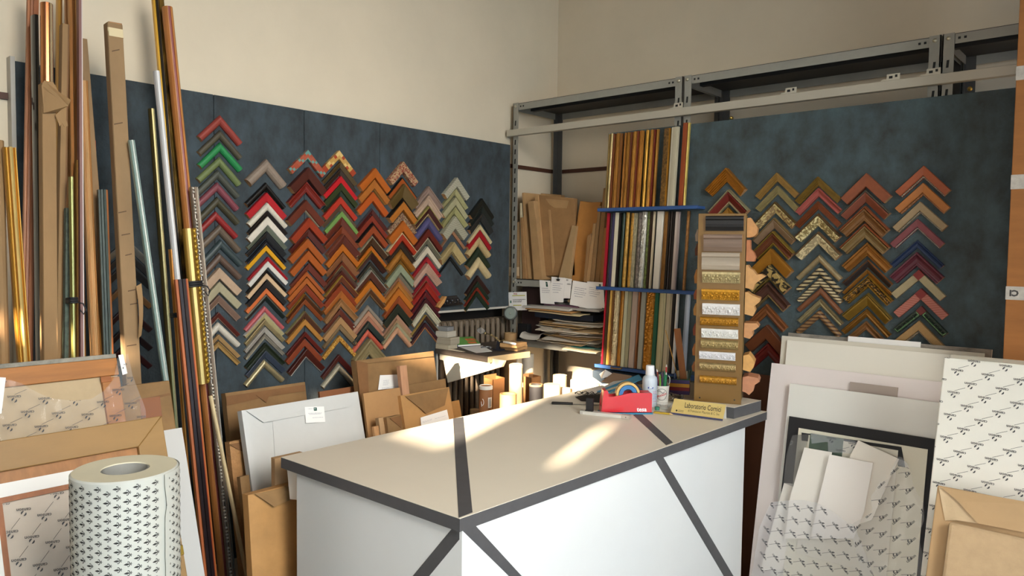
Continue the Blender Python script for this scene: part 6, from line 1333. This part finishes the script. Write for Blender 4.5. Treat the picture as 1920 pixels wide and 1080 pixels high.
# glass dish, pencil and key bunch
gc = C(1245, 767); gl = film('clear_glass', .10, .03, 'dfe6e2'); ds = thing('glass_dish', 'clear glass dish in front of the pencil cup', 'dish', tuple(gc))
MB().lathe([(0, .002), (.014, .0008), (.018, .004), (.027, .018), (.029, .021), (.0265, .021), (.017, .008), (0, .006)], gc, 32).build('bowl', gl, ds, smooth=True)
kc = C(1266, 752); m = MB()
kb_ = thing('key_bunch', 'heap of silver keys and chain beside the striped pen box', 'keys', tuple(kc)); R = random.Random(3)
for i in range(9):
    c = kc+V((R.uniform(-.025, .025), R.uniform(-.014, .014), .003+.0025*i)); a_ = R.uniform(0, 6.28); dx = V((math.cos(a_), math.sin(a_), R.uniform(-.1, .1))); dy = V((-math.sin(a_), math.cos(a_), 0))
    m = MB(); m.prism([c+dx*(.009*math.cos(t))+dy*(.008*math.sin(t)) for t in [k*.785 for k in range(8)]], (0, 0, .0018)); m.prism([c+dx*.008-dy*.0025, c+dx*.03-dy*.0025, c+dx*.03+dy*.0025, c+dx*.008+dy*.0025], (0, 0, .0016)); m.build('key', mat(['a8a49a', '8c8578', 'b4ac98'][i % 3], .3, .85), kb_, bevel=.0003)
m = MB()
for i in range(8): m.tube([kc+V((.03*math.cos(i)-.005, .014*math.sin(i*1.7), .012+.003*(i % 3)))+V((.005*math.cos(t), .005*math.sin(t), .002*math.sin(2*t))) for t in [k*.63 for k in range(10)]], .0011, 6, closed=True)
m.build('key_ring', mat('9c988e', .25, .9), kb_, smooth=True)
a, b = C(1226, 775), C(1262, 779); d_ = (b-a).normalized(); pn = thing('pencil', 'yellow and black striped pencil lying before the bottle', 'pencil', tuple(a)); z = V((0, 0, .0042))
MB().tube([a+z, b-d_*.012+z], .0038, 6).build('barrel', mat('b89a30', .4), pn); MB().tube([b-d_*.012+z, b-d_*.002+z, b+z], [.0036, .001, .0005], 6).build('tip', mat('d0ac78', .6), pn)
m = MB()
for s_ in (.0041,): m.obox(a+V((0, 0, .0068))-V((0, .0012, 0)), (b-a)*.78, (0, .0024, 0), (0, 0, .0016))
m.build('black_stripe', BLACK, pn)
c = C(1232, 769); tag(MB().lathe([(0, .0006), (.0085, .0006), (.009, .012), (.007, .013), (0, .013)], c, 20).build('green_cap', mat('3c7a66', .4), smooth='auto'), 'small green plastic cap between bottle and glass dish', 'cap')
# ------------------------------------------------------------------ mount boards leaning on the right
BG = 'mount boards leaning on the right felt board'
wm = lambda c: mat(c, .75, grain=4, amt=.015)
def board(label, yb, s, tl, tr, th, m, z0=.004, name='mount_board', cat='board'):
    pl = leanY(yb, s); q, dn = down(pl, tl, tr, z0); return tag(MB().prism(q, -pl[1]*th).build(name, m, bevel=.0006), label, cat, BG)
def card(label, yb, s, px, th=.0022, m=None):
    pl = leanY(yb, s); return tag(MB().prism([at(pl, *q) for q in px], -pl[1]*th).build('cut_card', m or wm('e8e2d8'), bevel=.0004), label, 'card', 'offcuts of white mount board')
# brown board low behind everything
board('red brown hardboard low behind the white boards, below the felt board', 2.84, .02, (1395, 704), (1520, 708), .006, mat('5c3620', .7, grain=5, amt=.1), name='hardboard')
board('old grey frayed board at the very back of the right stack', 2.668, .13, (1478, 624), (1860, 655), .012, mat('8d857a', .9, grain=(20, 3, 60), amt=.35))
board('thin white sheet sticking up from the old grey board', 2.652, .13, (1590, 633.5), (1727, 638), .002, PAPER, 1.0, 'paper_sheet', 'paper')
board('greyish cream board behind the two largest white ones', 2.632, .13, (1466, 628), (1846, 664), .004, wm('cfc8b8'))
board('large cream white board, third from the front of the big ones', 2.597, .15, (1476, 637.5), (1790, 666), .004, wm('e2ddd0'))
board('large pinkish white board reaching furthest left', 2.54, .19, (1447, 679), (1800, 722), .004, wm('e4dad6'))
board('grey scrap of board peeping over the smaller white one', 2.53, .19, (1594, 716), (1684, 726.5), .003, mat('a89a90', .8), .7)
board('medium white board above the black mount', 2.515, .19, (1481, 717.5), (1790, 760), .004, wm('e2e0d8'))
def mount(label, yb, s, tl, tr, bl, w, m, name='window_mount', core=None, wb=None):
    """cardboard frame with a window cut in it"""
    pl = leanY(yb, s); q, dn = down(pl, tl, tr); h = (q[0]-at(pl, *bl)).length; W = (q[1]-q[0]).length; ex = (q[1]-q[0]).normalized(); n = pl[1]; t = thing(name, label, 'mount', tuple(q[0]-dn*h), BG)
    mb = MB()
    for (a, b, c, d) in ((0, 0, W, w), (0, h-w, W, h), (0, w, w, h-w), (W-w, w, W, h-w)): mb.obox(q[0]+ex*a-dn*b, ex*(c-a), -dn*(d-b), -n*.0025)
    mb.build('board', m, t)
    return t, q, ex, dn, W, h, n
t, q, ex, dn, W, h, n = mount('black window mount standing in front of the white boards', 2.495, .2, (1479.5, 783), (1753, 820), (1455, 1010), .05, mat('1b1a1c', .7))
card('white board corner covering the lower left of the black mount', 2.4925, .2, [(1470, 905.5), (1500, 908), (1497, 1070), (1425, 1070)])
board('cream window mount lying on the black one', 2.487, .2, (1497, 806), (1740, 838.5), .003, wm('ded8c4'), .3)
card('black card strip showing inside the cream mount', 2.4835, .2, [(1503, 811), (1690, 838), (1697, 876), (1684, 874), (1680, 850), (1503, 826)], .002, mat('1e1d1e', .7))
board('inner cream card under the cut pieces', 2.480, .2, (1516, 815), (1684, 845), .002, wm('dcd6c6'), .5)
board('dark green printed card behind the cut white cards', 2.477, .2, (1519, 815), (1582, 820), .002, mat('4a5a4c', .3, grain=9, amt=.3), .6)
card('white card offcut standing on the left with a long score', 2.462, .2, [(1508, 839), (1560, 848), (1540, 950), (1535, 1010), (1472, 1010), (1480, 937)])
card('tilted white card offcut behind the two upright ones', 2.452, .2, [(1609, 825.5), (1686, 860.5), (1665, 905), (1635, 975), (1560, 1000), (1560, 920)], m=wm('e6dfd2'))
card('front white card offcut in the middle of the plastic', 2.44, .2, [(1555, 852), (1637, 868), (1620, 960), (1600, 1010), (1520, 1010), (1533, 945)], m=wm('ebe5de'))
sc1 = MB(); pl = leanY(2.4385, .2); p0, p1 = at(pl, 1634, 868), at(pl, 1616, 955)
# film printed with the maker's mark, bunched over the lower boards
def wrinkle(x, y): return .012*fbm((x*1.2, y*.7, 3), 7)+.012*abs(noise.noise(V((x*13+y*8, y*4, 1))))
bagf = film('thin_plastic_film', .2, .22, 'eef2f8')
def bag(label, yb, s, px, d1, d2, sz, rot, res=.009, amp=1., m=None):
    sh = Sheet(leanY(yb, s), px[0], lambda x, y: amp*wrinkle(x, y)); poly = [sh.xy(*q) for q in px]
    return tag(marks(sh, poly, d1, d2, sz, rot, film_mesh(sh, poly, res), 1).build('plastic_film', [m or bagf, INKF], smooth=True, recalc=False), label, 'plastic film')
bag('clear printed plastic film draped over the lower left boards', 2.405, .2, [(1446, 942), (1470, 939), (1506, 937), (1535, 944), (1560, 958), (1582, 975), (1602, 985), (1625, 1040), (1660, 1130), (1640, 1250), (1400, 1250), (1408, 1085), (1424, 990)], (.045, .005), (-.002, -.045), .0092, math.pi-.75, .009, .6)
bag('bunched glossy plastic film gathered beside the black mount', 2.37, .2, [(1683, 858), (1690, 855), (1705, 872), (1712, 905), (1720, 925), (1731, 945), (1733, 975), (1722, 1005), (1735, 1060), (1760, 1120), (1740, 1200), (1600, 1200), (1612, 1060), (1588, 988), (1602, 980), (1638, 960), (1636, 930), (1650, 905), (1668, 897)], (.04, .0), (.006, -.05), .0092, math.pi+.9, .008, 2.2, film('glossy_plastic_film', .14, .1, 'f2f6fc'))
bag('dark crumpled film at the left of the cut cards', 2.468, .2, [(1486, 816), (1518, 814), (1508, 850), (1494, 915), (1468, 905), (1476, 850)], (-.05, .01), (-.012, -.042), .0005, 0, .008, .6, film('smoky_plastic_film', .5, .2, '6c6a68'))
bag('printed film strip showing above the cut white cards', 2.4655, .2, [(1520, 812), (1600, 826), (1640, 842), (1700, 866), (1706, 880), (1660, 862), (1590, 850), (1553, 848), (1552, 828), (1522, 832)], (-.038, -.030), (.034, -.036), .0088, 0, .008, .3)
# wrapped pack of paper sheets with the maker's mark
pl = leanY(2.05, .30); q, dn = down(pl, (1770.5, 669), (2010, 693)); n = pl[1]; ex = (q[1]-q[0]).normalized(); W = (q[1]-q[0]).length; Hh = (q[0]-q[3]).length
pkk = thing('paper_pack', 'tall white pack of art paper in printed wrapping at the right', 'paper pack', tuple((q[2]+q[3])/2))
MB().obox(q[0]+ex*.012-dn*.002-n*.002, ex*(W*.98), dn*.014, -n*.03).build('folded_top', film('folded_plastic_film', .45, .2, 'cfc6b4'), pkk, bevel=.004)
sh = Sheet(off(pl, .0008), (1770.5, 669)); c0 = [sh.xy(*p) for p in [(1770.5, 669), (2010, 693), (1960, 1300), (1710, 1300)]]
o0 = V((0, 0)); poly = [((p-sh.o).dot(sh.ex), (p-sh.o).dot(sh.ey)) for p in q]
marks(sh, poly, (-.039, -.030), (.036, -.0345), .0088, -.05, MB().prism(q, -n*.045), 1).build('wrapping', [mat('e4dfd2', .3, grain=5, amt=.015, bump=.12, bscale=18), INKF], pkk, bevel=.003)
# kraft parcel in front of it, and bubble padded one before that
pl = leanY(1.80, .42); q, dn = down(pl, (1757.5, 911), (2010, 956)); n = pl[1]
t = thing('wrapped_parcel', 'kraft parcel with big corner fold in the lower right corner', 'parcel', tuple((q[2]+q[3])/2)); KP2 = mat('b6946a', .7, grain=5, amt=.08, bump=.2, bscale=14)
MB().prism(q, -n*.035).build('paper_wrap', KP2, t, bevel=.003)
flap(t, pl, [(1760, 913), (1776, 916), (1834, 982), (1795, 976), (1772, 976)], mat('cbb08c', .35, grain=9, amt=.1, bump=.5, bscale=20), .003, lift={2: .006, 3: .004})
flap(t, pl, [(1764, 913), (1960, 947), (1960, 1006), (1834, 982), (1796, 940)], KP2, .008, .0015, lift={3: .006, 4: .004})
pl2 = leanY(1.765, .42); q2, dn2 = down(pl2, (1779, 975), (2010, 1030)); 
t2 = thing('padded_parcel', 'bubble padded kraft parcel at the very bottom right', 'parcel', tuple((q2[2]+q2[3])/2))
MB().prism(q2, -pl2[1]*.02).build('paper_wrap', mat('bd9f79', .75, grain=(30, 30, 30), amt=.06, bump=.6, bscale=(70, 70, 70)), t2, bevel=.008)
# tall carton
tc = thing('tall_carton', 'tall brown cardboard carton with strips of clear tape at the right picture edge', 'carton', (-.26, 2.68, 0))
xL = at(PY(2.60), 1896, 340).x
MB().box((xL, 2.60, .002), (xL+.22, 2.74, 2.9)).build('carton', CARD, tc, bevel=.002)
for v0, v1 in ((126, 152), (328, 355), (537, 562)):
    z1, z0 = at(PY(2.60), 1896, v0).z, at(PY(2.60), 1896, v1).z; MB().box((xL-.0008, 2.5988, z0), (xL+.2, 2.5996, z1)).build('packing_tape', mat('b4aca0', .2, coat=.6, grain=30, amt=.2), tc)
p = at(PY(2.598), 1898, 549); m = MB(); tm = text('CI', 1, .05); m.stamp(tm, V((p.x+.004, 2.5984, p.z)), (-1, 0, 0), (0, 0, -1), .024, 0); m.build('tape_print', mat('3a3634', .6), tc, recalc=False)
